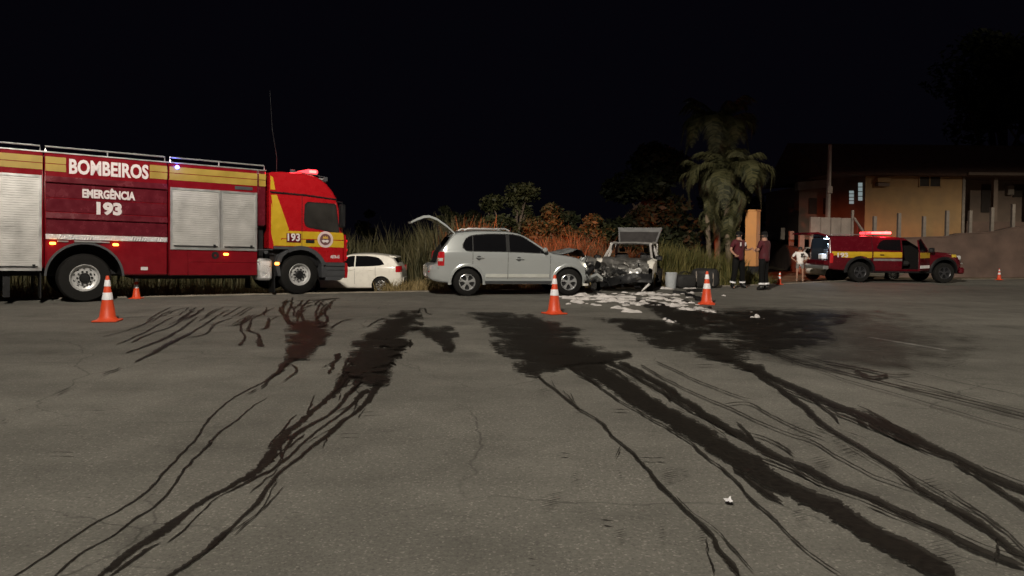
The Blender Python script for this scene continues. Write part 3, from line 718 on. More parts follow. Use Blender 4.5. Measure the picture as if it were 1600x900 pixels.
# the street lamp that lights the junction, behind the photographer
SL = empty('street_lamp', (-6.2, -2.2, 0), 0, 'tall grey street lamp with a long arm over the junction', 'street lamp')
MB().tube([(0, 0, 0), (0, 0, 5), (0, 0, 11.2)], [.11, .09, .065], 12).build('pole', M['alu'], SL)
MB().tube([(0, 0, 11.1), (.8, .6, 11.5), (3.4, 2.4, 11.65)], [.05, .045, .04], 8).build('arm', M['alu'], SL)
MB().box(3.1, 3.9, 2.15, 2.75, 11.62, 11.76, .04).build('luminaire', M['grey_pl'], SL)
SL_POWER = 4300
street_lamp_light((3.5, 2.45, 11.4), SL_POWER, (1., .91, .77), SL)
SL_ADDED = empty('street_lamp', (33, 22, 0), R(150), 'added grey street lamp out of view, lighting the house and wall', 'street lamp')  # unseen lamp, added to bring warm light onto the house
MB().tube([(0, 0, 0), (0, 0, 4.5), (0, 0, 9.3)], [.11, .09, .065], 12).build('pole', M['alu'], SL_ADDED)
MB().tube([(0, 0, 9.2), (.5, .4, 9.5), (2.4, 0, 9.6)], [.05, .045, .04], 8).build('arm', M['alu'], SL_ADDED)
MB().box(2.1, 2.9, -.3, .3, 9.56, 9.7, .04).build('luminaire', M['grey_pl'], SL_ADDED)
street_lamp_light((2.5, 0, 9.35), 640, (1., .86, .66), SL_ADDED)

# ------------------------------------------------------------------ fire engine
TA = R(37); tn = Vector((-math.sin(TA), math.cos(TA), 0)); tp = Vector((-8.99, 15.48, 0)) + tn*1.15
T = empty('fire_engine', tp, TA, 'red and yellow fire engine with roller shutters parked on the road edge', 'fire engine')
RK = -.020                                                   # the body sits a little nose-down
def rake(mb): mb.v = [(x, y, z + RK*x) for x, y, z in mb.v]; return mb
def tpart(name, mb, m, smooth=35, parent=None, bevel=0.): return rake(mb).build(name, m, parent or T, smooth, bevel=bevel)
W = 1.2; NY = -W
def both(fn):
    for s in (-1, 1): fn(s)
# three body modules (rear A, middle B, front C)
def module(x0, x1, z0, z1): return MB().box(x0, x1, -W, W, z0, z1, .03)
A = module(-3.9, -.735, .70, 3.09)
oA = tpart('rear_module', A, M['truck_red'])
Bm = module(-.715, 1.605, .57, 3.08); oB = tpart('middle_module', Bm, M['truck_red'])
cw = MB().lathe([(.69, -1.5), (.69, -.55)], 40, c=(0, 0, .53), axis='y'); n0 = len(cw.v)
cw.f += [tuple(range(40)), tuple(range(79, 39, -1))]; cw.mi += [0, 0]
cw2 = MB().lathe([(.69, .55), (.69, 1.5)], 40, c=(0, 0, .53), axis='y'); cw2.f += [tuple(range(40)), tuple(range(79, 39, -1))]; cw2.mi += [0, 0]
cut(oB, [cw, cw2], M['black'])
oC = tpart('front_module', module(1.625, 3.60, .56, 3.09), M['truck_red'])
tpart('pump_panel', MB().box(3.60, 3.80, -W+.015, W-.015, 1.75, 3.09, .03), M['truck_red2'])
tpart('pump_bay', MB().box(3.60, 3.80, -W+.22, W-.22, .80, 1.75, 0), M['black'])
tpart('chassis', MB().box(-3.6, 5.4, -.45, .45, .52, .80, .02).box(-3.7, -.95, -1.0, 1.0, .62, .69).box(.95, 3.5, -1.0, 1.0, .48, .555), M['black'])
# arch lips
for s in (-1, 1):
    tpart('arch_lip', MB().arch(0, .53, .69, .735, s*(W+.002), s*(W+.035), 2, 178, 26), M['grey_pl'])
    # yellow bands
    y0, y1 = s*(W+.001), s*(W+.006)
    for x0, x1 in ((-3.88, -.75), (-.70, -.34), (1.24, 1.595), (1.64, 3.58), (3.62, 3.785)):
        tpart('yellow_band', MB().box(x0, x1, y0, y1, 2.86, 2.995), M['dullyellow'])
        tpart('yellow_band', MB().box(x0, x1, y0, y1, 2.70 if x0 != -3.88 else 2.72, 2.845), M['dullyellow'])
    # pressed side panels of the middle module
    for z0, z1, d in ((2.475, 2.60, .022), (2.165, 2.455, .012), (1.875, 2.150, .012), (1.735, 1.860, .024), (1.425, 1.720, .012)):
        if d > .02:                                            # sloping ledges
            q = MB(); q.add([(x, s*(W+e), z) for x in (-.700, 1.592) for e, z in ((-.01, z0), (.055, z0), (.058, z0+.012), (.012, z1), (-.01, z1))], [(0, 1, 2, 3, 4), (9, 8, 7, 6, 5), (0, 5, 6, 1), (1, 6, 7, 2), (2, 7, 8, 3), (3, 8, 9, 4), (4, 9, 5, 0)]); tpart('side_ledge', q, M['truck_red2'], 25)
        else: tpart('side_panel', MB().box(-.700, 1.592, s*(W-.01), s*(W+d), z0, z1, .012), M['truck_red2'])
    tpart('chequer_strip', MB().box(-.705, 1.598, s*(W-.01), s*(W+.02), 1.305, 1.415, .008), M['tread'])
    zg = MB()
    for k in range(44):
        x = -.70+2.29*k/44; zg.add([(x, s*(W+.0215), 1.315), (x+.026, s*(W+.0215), 1.315), (x+.052, s*(W+.0215), 1.405), (x+.026, s*(W+.0215), 1.405)], [(0, 1, 2, 3)])
    tpart('reflective_stripe', zg, M['white_txt'], 0)
    # skirt doors on the front module
    for x0, x1, z0, z1 in ((1.645, 2.02, .575, 1.12), (2.035, 3.58, .575, .86), (2.035, 3.58, .872, 1.12)):
        tpart('skirt_door', MB().box(x0, x1, s*(W-.01), s*(W+.012), z0, z1, .006), M['truck_red'])
    tpart('filler_cap', MB().lathe([(.085, s*(W+.004)), (.085, s*(W+.016)), (.06, s*(W+.017)), (.001, s*(W+.008))], 20, c=(2.62, 0, 1.03), axis='y'), M['black'])
    # roller shutters
    def shutter(x0, x1, z0, z1):
        tpart('shutter_frame', MB().box(x0, x1, s*(W-.01), s*(W+.03), z1-.05, z1).box(x0, x1, s*(W-.01), s*(W+.035), z0, z0+.05)
              .box(x0, x0+.045, s*(W-.01), s*(W+.028), z0+.05, z1-.05).box(x1-.045, x1, s*(W-.01), s*(W+.028), z0+.05, z1-.05), M['alu'], 30)
        zz = z0+.05; rows = []; nsl = int((z1-z0-.1)/.048)
        for k in range(nsl):
            a = z0+.05+(z1-z0-.1)*k/nsl; b = z0+.05+(z1-z0-.1)*(k+1)/nsl; h = b-a
            for f, d in ((.0, .006), (.10, .006), (.16, .016), (.9, .016), (.96, .006)): rows.append([(x0+.045, s*(W+d), a+h*f), (x1-.045, s*(W+d), a+h*f)])
        tpart('shutter_curtain', MB().grid(rows), M['shutter'], 25)
        tpart('pull_handle', MB().tube([(x0+.07, s*(W+.045), z0+.085), (x1-.07, s*(W+.045), z0+.085)], .012, 6).box(x1-.16, x1-.11, s*(W+.01), s*(W+.05), z0+.06, z0+.13), M['black'])
    shutter(-3.85, -.77, .66, 2.60); shutter(1.655, 2.735, 1.15, 2.535); shutter(2.745, 3.575, 1.15, 2.535)
    # marker lamps and reflectors
    for x, z in ((-.58, 1.225), (.57, 1.225), (2.86, 1.06)):
        tpart('marker_lamp', MB().box(x-.055, x+.055, s*(W+.005), s*(W+.04), z-.025, z+.025, .012), M['amber'])
    for x in (-.40, .36): tpart('arch_reflector', MB().box(x-.10, x+.10, s*(W+.002), s*(W+.03), 1.255, 1.285, .006), M['alu'])
    tpart('step_plate', MB().box(-.20, .30, s*(W+.002), s*(W+.06), 1.255, 1.295, .008), M['alu'])
    tpart('blue_beacon', MB().lathe([(.001, s*(W+.07)), (.03, s*(W+.06)), (.045, s*(W+.02)), (.045, s*W)], 14, c=(1.80, 0, 2.99), axis='y'), M['blue_lit'])
    tpart('maker_plate', MB().box(3.06, 3.47, s*(W+.007), s*(W+.016), 2.585, 2.665, .006), M['grey_pl'])
    tpart('data_plate', MB().box(1.06, 1.20, s*(W+.002), s*(W+.010), .68, .75, .004), M['white_txt'])
    # roof rails
    for x0, x1 in ((-3.85, -.79), (-.70, 1.55), (1.66, 3.76)):
        r = MB().tube([(x0, s*(W-.04), 3.10), (x0, s*(W-.04), 3.20), (x1, s*(W-.04), 3.20), (x1, s*(W-.04), 3.10)], .018, 7)
        r.tube([((x0+x1)/2, s*(W-.04), 3.09), ((x0+x1)/2, s*(W-.04), 3.20)], .014, 6)
        tpart('roof_rail', r, M['alu'])
    tpart('roof_trim', MB().box(-3.9, 3.80, s*(W-.06), s*(W+.008), 3.072, 3.10, .004), M['alu'])
    # mudflaps, tank box, bracing
    tpart('mudflap', MB().box(-.80, -.775, s*.68, s*1.16, .10, .72), M['black'])
    tpart('support_leg', MB().box(-1.42, -1.30, s*.95, s*1.05, .12, .68), M['black'])
    tpart('tread_box', MB().box(3.61, 3.965, s*.70, s*(W-.02), .445, .965, .05), M['tread'])
    tpart('handrail', MB().tube([(3.57, s*(W+.03), 1.18), (3.95, s*(W+.03), 1.19)], .014, 6).lathe([(.05, s*1.10), (.05, s*(W+.01)), (.001, s*(W+.02))], 10, c=(3.80, 0, 1.13), axis='y'), M['grey_pl'])
lettering('BOMBEIROS', -.285, NY-.004, 2.695, .285, 1.50, T, M['white_txt'], .05, zslope=RK)
lettering('EMERGÊNCIA', -.05, NY-.016, 2.205, .165, 1.0, T, M['white_txt'], .065, zslope=RK)
lettering('193', .21, NY-.016, 1.868, .235, .48, T, M['white_txt'], .08, zslope=RK)
for o_ in T.children:
    if o_.name.startswith('lettering'):
        pass
# wheels
for s in (-1, 1):
    wheel(T, 0, s*1.0, .51, .36, 'truck', s); wheel(T, 4.66, s*1.0, .49, .30, 'truck', s)
# cab
cab_top = [(3.86, 3.06), (4.1, 3.10), (4.7, 3.11), (5.05, 3.06), (5.30, 2.93), (5.50, 2.73), (5.60, 2.58)]
cab_side = [(3.87, 1.22), (3.87, 3.05), (4.2, 3.10), (4.75, 3.10), (5.10, 3.04), (5.34, 2.90), (5.52, 2.70), (5.62, 2.55), (5.74, 2.05), (5.82, 1.62), (5.84, .90), (5.28, .90), (5.20, 1.06), (5.0, 1.22)]
def cab():
    bm = bmesh.new(); mb = MB().prism(cab_side, -W+.01, W-.01)
    me = bpy.data.meshes.new('cab'); me.from_pydata(mb.v, [], mb.f); bm.from_mesh(me)
    es = [e for e in bm.edges if abs(abs(e.verts[0].co.y) - (W-.01)) < 1e-4 and e.verts[0].co.y*e.verts[1].co.y > 0 and max(e.verts[0].co.z, e.verts[1].co.z) > 1.3 and min(e.verts[0].co.x, e.verts[1].co.x) > 3.9]
    bmesh.ops.bevel(bm, geom=es, offset=.09, segments=4, affect='EDGES', profile=.5)
    bmesh.ops.recalc_face_normals(bm, faces=bm.faces[:])
    for v in bm.verts: v.co.z += RK*v.co.x
    bm.to_mesh(me); bm.free(); me.materials.append(M['cab_red']); me.shade_smooth(); me.set_sharp_from_angle(angle=R(38))
    o = bpy.data.objects.new('cab', me); col.objects.link(o); o.parent = T; return o
cab()
tpart('cab_floor', MB().box(3.95, 5.6, -1.0, 1.0, .80, 1.22), M['black'])
for s in (-1, 1):
    ys = lambda d: s*(W-.01+d)
    win = [(4.79, 2.30), (4.77, 1.95), (4.80, 1.84), (4.87, 1.79), (5.62, 1.665), (5.655, 1.70), (5.56, 2.33), (5.50, 2.365), (4.86, 2.37)]
    tpart('side_window', MB().prism(win, ys(.001), ys(.008)), M['cabglass'], 20)
    wf = [(x + (.03 if x > 5.2 else -.03), z + (.03 if z > 2.0 else -.03)) for x, z in win]
    tpart('window_seal', MB().prism(wf, ys(.0005), ys(.004)), M['black'], 20)
    tpart('drip_rail', MB().tube([(3.90, ys(.008), 2.58), (4.8, ys(.008), 2.56), (5.60, ys(.0), 2.50)], .022, 6), M['black'])
    # yellow livery
    tpart('livery_stripe', MB().prism([(3.92, 2.52), (4.06, 2.52), (4.36, 1.70), (4.24, 1.47), (4.05, 1.50)], ys(.001), ys(.006)), M['yellow'], 0)
    tpart('livery_stripe', MB().prism([(3.92, 2.33), (4.18, 1.475), (4.10, 1.29), (3.99, 1.29), (3.92, 1.60)], ys(.001), ys(.0055)), M['yellow'], 0)
    tpart('livery_stripe', MB().prism([(4.10, 1.66), (5.79, 1.66), (5.80, 1.475), (4.20, 1.475)], ys(.0012), ys(.0065)), M['yellow'], 0)
    tpart('livery_stripe', MB().prism([(4.02, 1.29), (4.20, 1.455), (5.80, 1.455), (5.80, 1.28)], ys(.0012), ys(.0065)), M['yellow'], 0)
    tpart('livery_stripe', MB().prism([(3.90, 2.98), (3.965, 2.93), (4.02, 2.64), (3.90, 2.64)], ys(.001), ys(.006)), M['yellow'], 0)
    tpart('door_gap', MB().box(4.685, 4.695, ys(.002), ys(.0085), 1.24, 2.52), M['black'], 0)
    tpart('door_handle', MB().box(4.79, 5.01, ys(.0), ys(.030), 1.375, 1.455, .01), M['black'])
    tpart('number_plate_panel', MB().box(4.30, 4.665, ys(.004), ys(.0105), 1.375, 1.60, 0), M['truck_red2'])
    tpart('mirror', MB().box(5.60, 5.72, s*(W+.10), s*(W+.30), 1.78, 2.38, .03).tube([(5.60, s*(W-.02), 2.45), (5.66, s*(W+.2), 2.42), (5.66, s*(W+.2), 2.3)], .02, 6), M['black'])
    # arch, steps, bumper corner
    tpart('mudguard', MB().arch(4.66, .60, .60, .70, s*.80, s*(W+.012), 20, 118, 16).box(3.98, 4.52, s*.85, s*(W+.010), 1.205, 1.275, .01).prism([(5.20, .52), (5.30, .52), (5.36, .70), (5.26, .80), (5.20, .86)], s*.85, s*(W+.011)), M['grey_pl'])
    tpart('rear_mudguard', MB().prism([(4.10, .55), (4.04, .80), (4.12, 1.05), (4.30, 1.19), (4.42, 1.19), (4.22, 1.02), (4.14, .82), (4.17, .55)], s*.80, s*(W-.02)), M['grey_pl'], 20)
    tpart('marker_lamp', MB().box(4.02, 4.12, s*(W-.03), s*(W+.01), .82, .885, .012), M['amber'])
    tpart('mudflap', MB().box(4.02, 4.045, s*.72, s*1.14, .14, .62), M['black'])
    stp = MB().box(5.31, 5.84, s*.80, s*(W-.005), .80, .895, .01).box(5.31, 5.84, s*.80, s*(W-.035), .70, .80).box(5.31, 5.84, s*.80, s*(W-.005), .54, .69, .012).prism([(5.31, .44), (5.70, .44), (5.84, .54), (5.31, .54)], s*.80, s*(W-.01))
    tpart('cab_step', stp, M['grey_pl'], 25)
    tpart('bumper_corner', MB().prism([(5.84, .90), (5.90, .88), (5.93, .70), (5.90, .50), (5.84, .50)], s*.78, s*(W-.02)), M['cab_red'], 30)
    tpart('corner_deflector', MB().prism([(5.82, .92), (5.88, .95), (5.89, 1.35), (5.85, 1.62), (5.81, 1.62)], s*1.02, s*(W-.012)), M['cab_red'], 30)
    for k, z in enumerate((.62, .78, 1.02, 1.22, 1.45)):
        tpart('corner_reflector', MB().box(5.895, 5.912, s*1.04, s*(W-.03), z-.03, z+.03, .006), M['red_glow'])
    # round emblem on the door
    cx_, cz_ = 5.30, 1.475
    e = MB()
    tpart('emblem', MB().lathe([(.205, ys(.006)), (.205, ys(.011)), (.001, ys(.0112))], 36, c=(cx_, 0, cz_), axis='y'), M['white_txt'], 30)
    tpart('emblem_ring', MB().lathe([(.190, ys(.0118)), (.182, ys(.0125)), (.150, ys(.0125)), (.146, ys(.0118))], 36, c=(cx_, 0, cz_), axis='y'), mat('emblem_pink', (.55, .42, .42), .5), 0)
    tpart('emblem_field', MB().lathe([(.145, ys(.0118)), (.142, ys(.013)), (.001, ys(.013))], 36, c=(cx_, 0, cz_), axis='y'), mat('emblem_maroon', (.12, .05, .05), .5), 0)
    tpart('emblem_crest', MB().prism([(cx_-.075, cz_+.02), (cx_-.05, cz_+.085), (cx_-.02, cz_+.055), (cx_, cz_+.10), (cx_+.02, cz_+.055), (cx_+.05, cz_+.085), (cx_+.075, cz_+.02)], ys(.013), ys(.0155)), mat('emblem_gold', (.5, .32, .06), .5), 0)
    tpart('emblem_scroll', MB().prism([(cx_-.10, cz_-.03), (cx_-.05, cz_-.005), (cx_, cz_-.02), (cx_+.05, cz_-.005), (cx_+.10, cz_-.03), (cx_+.055, cz_-.085), (cx_, cz_-.065), (cx_-.055, cz_-.085)], ys(.013), ys(.016)), M['white_txt'], 0)
for s_, z_ in ((0, 0),):
    lettering('193', 4.325, -W+.01-.0125, 1.335, .175, .315, T, M['white_txt'], .04, zslope=RK)
    lettering('ABTR-15', 5.44, -W+.01-.002, .895, .075, .245, T, M['white_txt'], .06, zslope=RK)
for o_ in T.children:
    if o_.name.startswith('lettering') and min(v.co.x for v in o_.data.vertices) > 4:
        xx = min(v.co.x for v in o_.data.vertices)
        for v in o_.data.vertices: v.co.z += .0 
tpart('windscreen', MB().grid([[(5.635+.012, y, 2.50), (5.735+.012, y, 2.05), (5.825, y, 1.66)] for y in frange(-1.05, 1.05, 7)]), M['cabglass'], 40)
tpart('grille', MB().box(5.83, 5.87, -.75, .75, .95, 1.45, .02).box(5.84, 5.93, -.78, .78, .50, .90, .03), M['black'])
for s in (-1, 1): tpart('headlamp', MB().box(5.93, 5.945, s*.45, s*.75, .58, .74, .01), M['lens'])
# light bar: a lit red module, dark housings, chrome ends
tpart('light_bar', MB().box(4.92, 5.22, -.95, .95, 3.085, 3.13, .02).box(4.50, 4.62, -.92, -.86, 3.10, 3.20, .01).box(5.36, 5.46, -.95, -.89, 2.96, 3.08, .01).tube([(4.55, -.9, 3.16), (5.42, -.9, 3.07)], .014, 6), M['grey_pl'])
for y in (-.80, -.48, -.16, .16, .48, .80):
    tpart('beacon', MB().box(4.93, 5.21, y-.14, y+.14, 3.13, 3.24, .03), M['red_lit'])
tpart('beacon', MB().box(4.97, 5.15, -.962, -.935, 3.15, 3.215, .006), M['red_hot'])
tpart('air_horn', MB().tube([(5.25, -.7, 3.04), (5.50, -.7, 3.0)], [.03, .06], 10), M['alu'])
tpart('antenna', MB().tube([(4.36, -.3, 3.05), (4.36, -.3, 3.55), (4.25, -.3, 4.2), (4.18, -.3, 5.2)], [.012, .009, .007, .004], 5), M['black'])
tl = lamp('beacon_light', 'POINT', (4.70, -.70, 3.42), 15, (1, .03, .04), .08, parent=T)
bl = lamp('blue_beacon_light', 'POINT', (1.80, -1.42, 2.96), 2.2, (.1, .12, 1), .04, parent=T)
for x, z in ((-.58, 1.22), (.57, 1.21), (2.86, 1.0)): lamp('marker_light', 'POINT', (x, -1.30, z), .35, (1, .35, .05), .03, parent=T)
fw = lamp('forward_beacon_light', 'SPOT', (5.35, 0, 3.3), 17000, (1, .15, .045), .12, parent=T, spot=33, blend=.6)
fw.rotation_euler = (R(76), 0, R(-90+9))

# ------------------------------------------------------------------ silver off-roader
SA = R(11.7); sn = Vector((-math.sin(SA), math.cos(SA), 0)); sp_ = Vector((-1.11, 18.32, 0)) + sn*.88
S = empty('silver_suv', sp_, SA, 'silver crashed off-road car with its tailgate raised and bonnet crumpled', 'car')
su = CarShape(top=[(-.97, .74), (-.90, .785), (-.80, .80), (-.745, .86), (-.70, 1.06), (-.64, 1.14), (-.45, 1.40), (-.32, 1.56), (-.1, 1.605), (.4, 1.635), (.9, 1.630), (1.25, 1.60), (1.45, 1.54), (1.9, 1.27), (2.22, 1.085), (2.45, 1.05), (2.8, .99), (3.05, .91), (3.20, .80), (3.27, .66)],
              bot=[(-.97, .46), (-.85, .38), (-.5, .33), (.3, .30), (2.2, .29), (2.7, .32), (3.27, .38)],
              belt=[(-.97, .70), (-.8, .76), (-.6, 1.10), (0, 1.115), (1, 1.105), (2, 1.06), (2.6, .98), (3.27, .6)],
              wid=[(-.97, .62), (-.92, .74), (-.80, .83), (-.55, .885), (0, .905), (1, .91), (2.2, .905), (2.8, .875), (3.1, .80), (3.27, .68)], tum=.34, rc=.075, crown=.06)
xs = [-.97, -.94, -.90, -.85, -.80, -.77, -.745, -.72, -.70, -.67, -.64] + frange(-.58, 3.0, 42) + [3.06, 3.12, 3.17, 3.21, 3.24, 3.27]
sb = su.body(xs).build('body', M['silver'], S, 33)
def well(x, r, z, y0=.55, y1=1.2):
    out = []
    for s in (-1, 1):
        c = MB().lathe([(r, s*y0), (r, s*y1)], 30, c=(x, 0, z), axis='y'); c.f += [tuple(range(30)), tuple(range(59, 29, -1))]; c.mi += [0, 0]; out.append(c)
    return out
cut(sb, well(0, .395, .345) + well(2.63, .395, .345) + [MB().box(-1.2, .05, -.60, .60, .815, 1.475)], M['interior'])
for s in (-1, 1):
    wheel(S, 0, s*.79, .345, .225, 'alloy', s); wheel(S, 2.63, s*.79, .345, .225, 'alloy', s, steer=R(-3))
    wt = pchip([(-.10, 1.27), (-.05, 1.40), (.05, 1.475), (.25, 1.520), (.7, 1.545), (1.1, 1.54), (1.38, 1.495), (1.60, 1.37), (1.95, 1.135)])
    wb = pchip([(-.10, 1.22), (-.04, 1.145), (.05, 1.132), (1.0, 1.122), (1.95, 1.09)])
    for a, b in ((-.10, .125), (.155, .985), (1.075, 1.95)): su.panel(wt, wb, a, b, s, .004, 12, 5).build('side_window', M['glass'], S, 40)
    su.panel(lambda x: wt(x)+.022, lambda x: wb(x)-.022, -.12, 1.985, s, .0022, 24, 5).build('window_trim', M['black'], S, 40)
    for x in (.135, 1.03, 2.13):                       # door shut lines
        su.panel(lambda x: 1.10 if x < 2.1 else 1.03, lambda x: .42, x-.005, x+.005, s, .0015, 1, 10).build('door_gap', M['black'], S, 0)
    for a, b in ((.46, 1.02), (1.04, 2.10)):
        su.panel(lambda x: .555, lambda x: .465, a, b, s, .018, 4, 3).build('door_moulding', M['silver2'], S, 30)
    su.panel(lambda x: .375, lambda x: .305, .42, 2.22, s, .012, 8, 2).build('sill', M['grey_pl'], S, 30)
    for cx_ in (0, 2.63):
        fl = MB(); y0 = su.hw(cx_, .6)
        n = 20; vs = []; fs = []
        for i in range(n+1):
            t = R(-8+196*i/n)
            for r, d in ((.392, .0), (.396, .016), (.42, .020), (.45, .014), (.475, -.002)):
                x, z = cx_+r*math.cos(t), .345+r*math.sin(t)*1.02; vs.append((x, s*(su.hw(x, max(z, .3))+d), z))
        for i in range(n):
            for k in range(4): fs.append((i*5+k, i*5+k+1, i*5+k+6, i*5+k+5))
        fl.add(vs, fs).build('wheel_arch', M['silver'], S, 50)
    for x, z in ((.31, .955), (1.33, .935)):
        MB().box(x-.11, x+.11, s*(su.hw(x, z)+.012), s*(su.hw(x, z)+.04), z-.014, z+.014, .012).build('door_handle', M['silver'], S)
        MB().lathe([(.06, s*(su.hw(x, z)-.01)), (.055, s*(su.hw(x, z)+.006)), (.001, s*(su.hw(x, z)+.007))], 14, c=(x-.02, 0, z), axis='y').build('handle_recess', M['grey_pl'], S)
    tl_ = su.panel(pchip([(-.735, .98), (-.70, 1.10), (-.57, 1.105)]), lambda x: .755, -.735, -.575, s, .008, 6, 8).build('tail_lamp', M['tail_red'], S, 40)
    su.panel(lambda x: .945, lambda x: .87, -.73, -.61, s, .012, 4, 2).build('reversing_lens', M['lens'], tl_, 40)
    MB().box(1.90, 2.02, s*.93, s*1.08, 1.11, 1.225, .035).build('mirror', M['silver'], S)
    MB().tube([(-.05, s*.60, 1.64), (.05, s*.60, 1.685), (1.0, s*.60, 1.695), (1.12, s*.60, 1.64)], .020, 7).build('roof_rail', M['alu'], S)
    MB().box(-.955, -.86, s*.30, s*.72, .585, .625, .01).build('bumper_reflector', M['tail_red'], S)
rb = MB(); rows = []
for z, d in ((.40, -.01), (.48, .02), (.60, .035), (.70, .03), (.765, .0)):
    row = []
    for k in range(13):
        y = -.80+1.6*k/12; row.append((-.955-d+.22*(abs(y)/.80)**4, y, z))
    rows.append(row)
rb.grid(rows).build('rear_bumper', mat('bumper_cream', (.52, .50, .42), .4, var=.08), S, 50)
MB().box(-.985, -.97, -.26, .26, .47, .58).build('rear_plate', M['white_txt'], S)
MB().box(-.70, -.60, -.58, .58, .815, .84, .01).build('cargo_sill', M['black'], S)
# raised tailgate
outer = [(-.29, 1.585), (-.50, 1.775), (-.75, 1.945), (-.93, 2.005), (-1.08, 1.995), (-1.25, 1.92), (-1.39, 1.84)]
inner = [(-1.375, 1.805), (-1.23, 1.87), (-1.06, 1.935), (-.92, 1.945), (-.73, 1.875), (-.47, 1.70), (-.30, 1.545)]
MB().prism(outer + inner, -.62, .62).build('tailgate', M['silver'], S, 25)
MB().prism([(-1.36, 1.795), (-1.23, 1.855), (-1.06, 1.92), (-.94, 1.93), (-.94, 1.942), (-1.06, 1.934), (-1.23, 1.868), (-1.36, 1.81)], -.55, .55).build('tailgate_trim', M['grey_pl'], S, 25)
MB().prism([(-.36, 1.655), (-.52, 1.80), (-.74, 1.948), (-.73, 1.955), (-.51, 1.815), (-.35, 1.672)], -.52, .52).build('rear_window', M['glass'], S, 25)
for s in (-1, 1): MB().tube([(-.62, s*.58, 1.10), (-.74, s*.56, 1.86)], .011, 6).build('gas_strut', M['black'], S)
MB().tube([(-1.38, -.20, 1.82), (-1.40, 0, 1.83), (-1.38, .20, 1.82)], .02, 6).build('gate_lip', M['alu'], S)
su.over(1.50, 2.18, .56, .70).build('windscreen', M['glass'], S, 40)
# crumpled bonnet and torn nose
def crumple(x, y, a, f=5., sd=0.): return a*(noise.noise((x*f+sd, y*f, sd)) + .5*noise.noise((x*f*2.3, y*f*2.3, sd+7)))
hood = lin([(2.22, 1.085), (2.45, 1.10), (2.70, 1.15), (2.90, 1.205), (3.02, 1.19), (3.10, 1.06), (3.14, 1.0)])
rows = []
for x in frange(2.24, 3.13, 16): rows.append([(x + .03*noise.noise((y*3, x, 2)), y, hood(x) + crumple(x, y, .035, 4) - .06*(abs(y)/.8)**3) for y in frange(-.70, .74, 15)])
hb = MB().grid(rows); hb.build('bonnet', M['silver'], S, 30)
rows = [[(p[0], p[1], p[2]-.025) for p in r] for r in rows]; MB().grid(rows).build('bonnet_underside', M['black'], S, 30)
rj = random.Random(3)
for k in range(26):
    x = rj.uniform(2.98, 3.42); y = rj.uniform(-.82, .8); z = rj.uniform(.22, .86); q = rj.uniform(.05, .17)
    b = MB().box(-q, q, -q*rj.uniform(.4, 1.6), q, -q*.35, q*.35, .01).xf(Matrix.Translation((x, y, z)) @ Matrix.Rotation(rj.uniform(0, 6), 4, Vector((rj.random(), rj.random(), rj.random())).normalized()))
    b.v = [(a+crumple(a, c, .03, 9, k), b_+crumple(b_, a, .03, 9, k), c) for a, b_, c in b.v]
    b.build('torn_fragment', rj.choice([M['black'], M['steel'], M['burnt'], M['black'], M['silver']]), S, 20)
for k in range(7):
    p = Vector((rj.uniform(3.0, 3.2), rj.uniform(-.85, -.2), rj.uniform(.4, .9))); pts = [p]
    for i in range(4): p = p + Vector((rj.uniform(-.03, .12), rj.uniform(-.1, .12), rj.uniform(-.2, .1))); pts.append(p)
    MB().tube(pts, .014, 5).build('loose_hose', M['black'], S)
MB().box(3.02, 3.16, -.80, -.60, .24, .30, .01, rot=Matrix.Rotation(.5, 3, 'Z')).build('broken_lamp_piece', M['whitepaint'], S)

# ------------------------------------------------------------------ wrecked hatchback that faces the road
GA = math.atan2(-.956, -.293); gf = Vector((-.293, -.956, 0))
Gc = empty('wrecked_hatchback', Vector((2.98, 20.22, 0)) - gf*.72, GA, 'pale wrecked hatchback with smashed front and raised rear hatch', 'car')
# local x forward, front axle at 0, nose at about +.7, rear axle at -2.45; local +y is the driver side (right in the picture)
gl = CarShape(top=[(-3.05, .66), (-3.0, .80), (-2.9, .86), (-1.2, .90), (-.75, .93), (-.3, .87), (.2, .80), (.5, .70), (.62, .58)],
              bot=[(-3.05, .40), (-2.8, .30), (-.5, .24), (.3, .26), (.62, .34)], belt=[(-3.05, .6), (-2.8, .82), (-.7, .86), (.2, .72), (.62, .5)],
              wid=[(-3.05, .70), (-2.9, .78), (-2.2, .815), (-.3, .82), (.25, .80), (.5, .72), (.62, .62)], tum=.2, rc=.05, crown=.03)
gx = [-3.05, -3.02, -2.97, -2.9] + frange(-2.8, .3, 34) + [.38, .45, .52, .57, .62]
gbm = gl.body(gx)
def dent(v):
    x, y, z = v
    if x > -.55:
        k = sstep(-.55, .5, x); side = sstep(.3, -.8, y)          # passenger side took the blow
        x -= k*(.10 + .32*side); z += k*(crumple(x, y, .10, 3.2, 5) + .03*side); y += k*(crumple(y, z, .07, 4, 2) + .08*side)
    return (x, y, z)
gbm.v = [dent(v) for v in gbm.v]
gb = gbm.build('body', M['palegrey'], Gc, 25)
cut(gb, well(0, .33, .30, .5) + well(-2.45, .33, .30, .5) + [MB().box(-2.75, -.80, -.66, .66, .48, 1.3)], M['interior'])
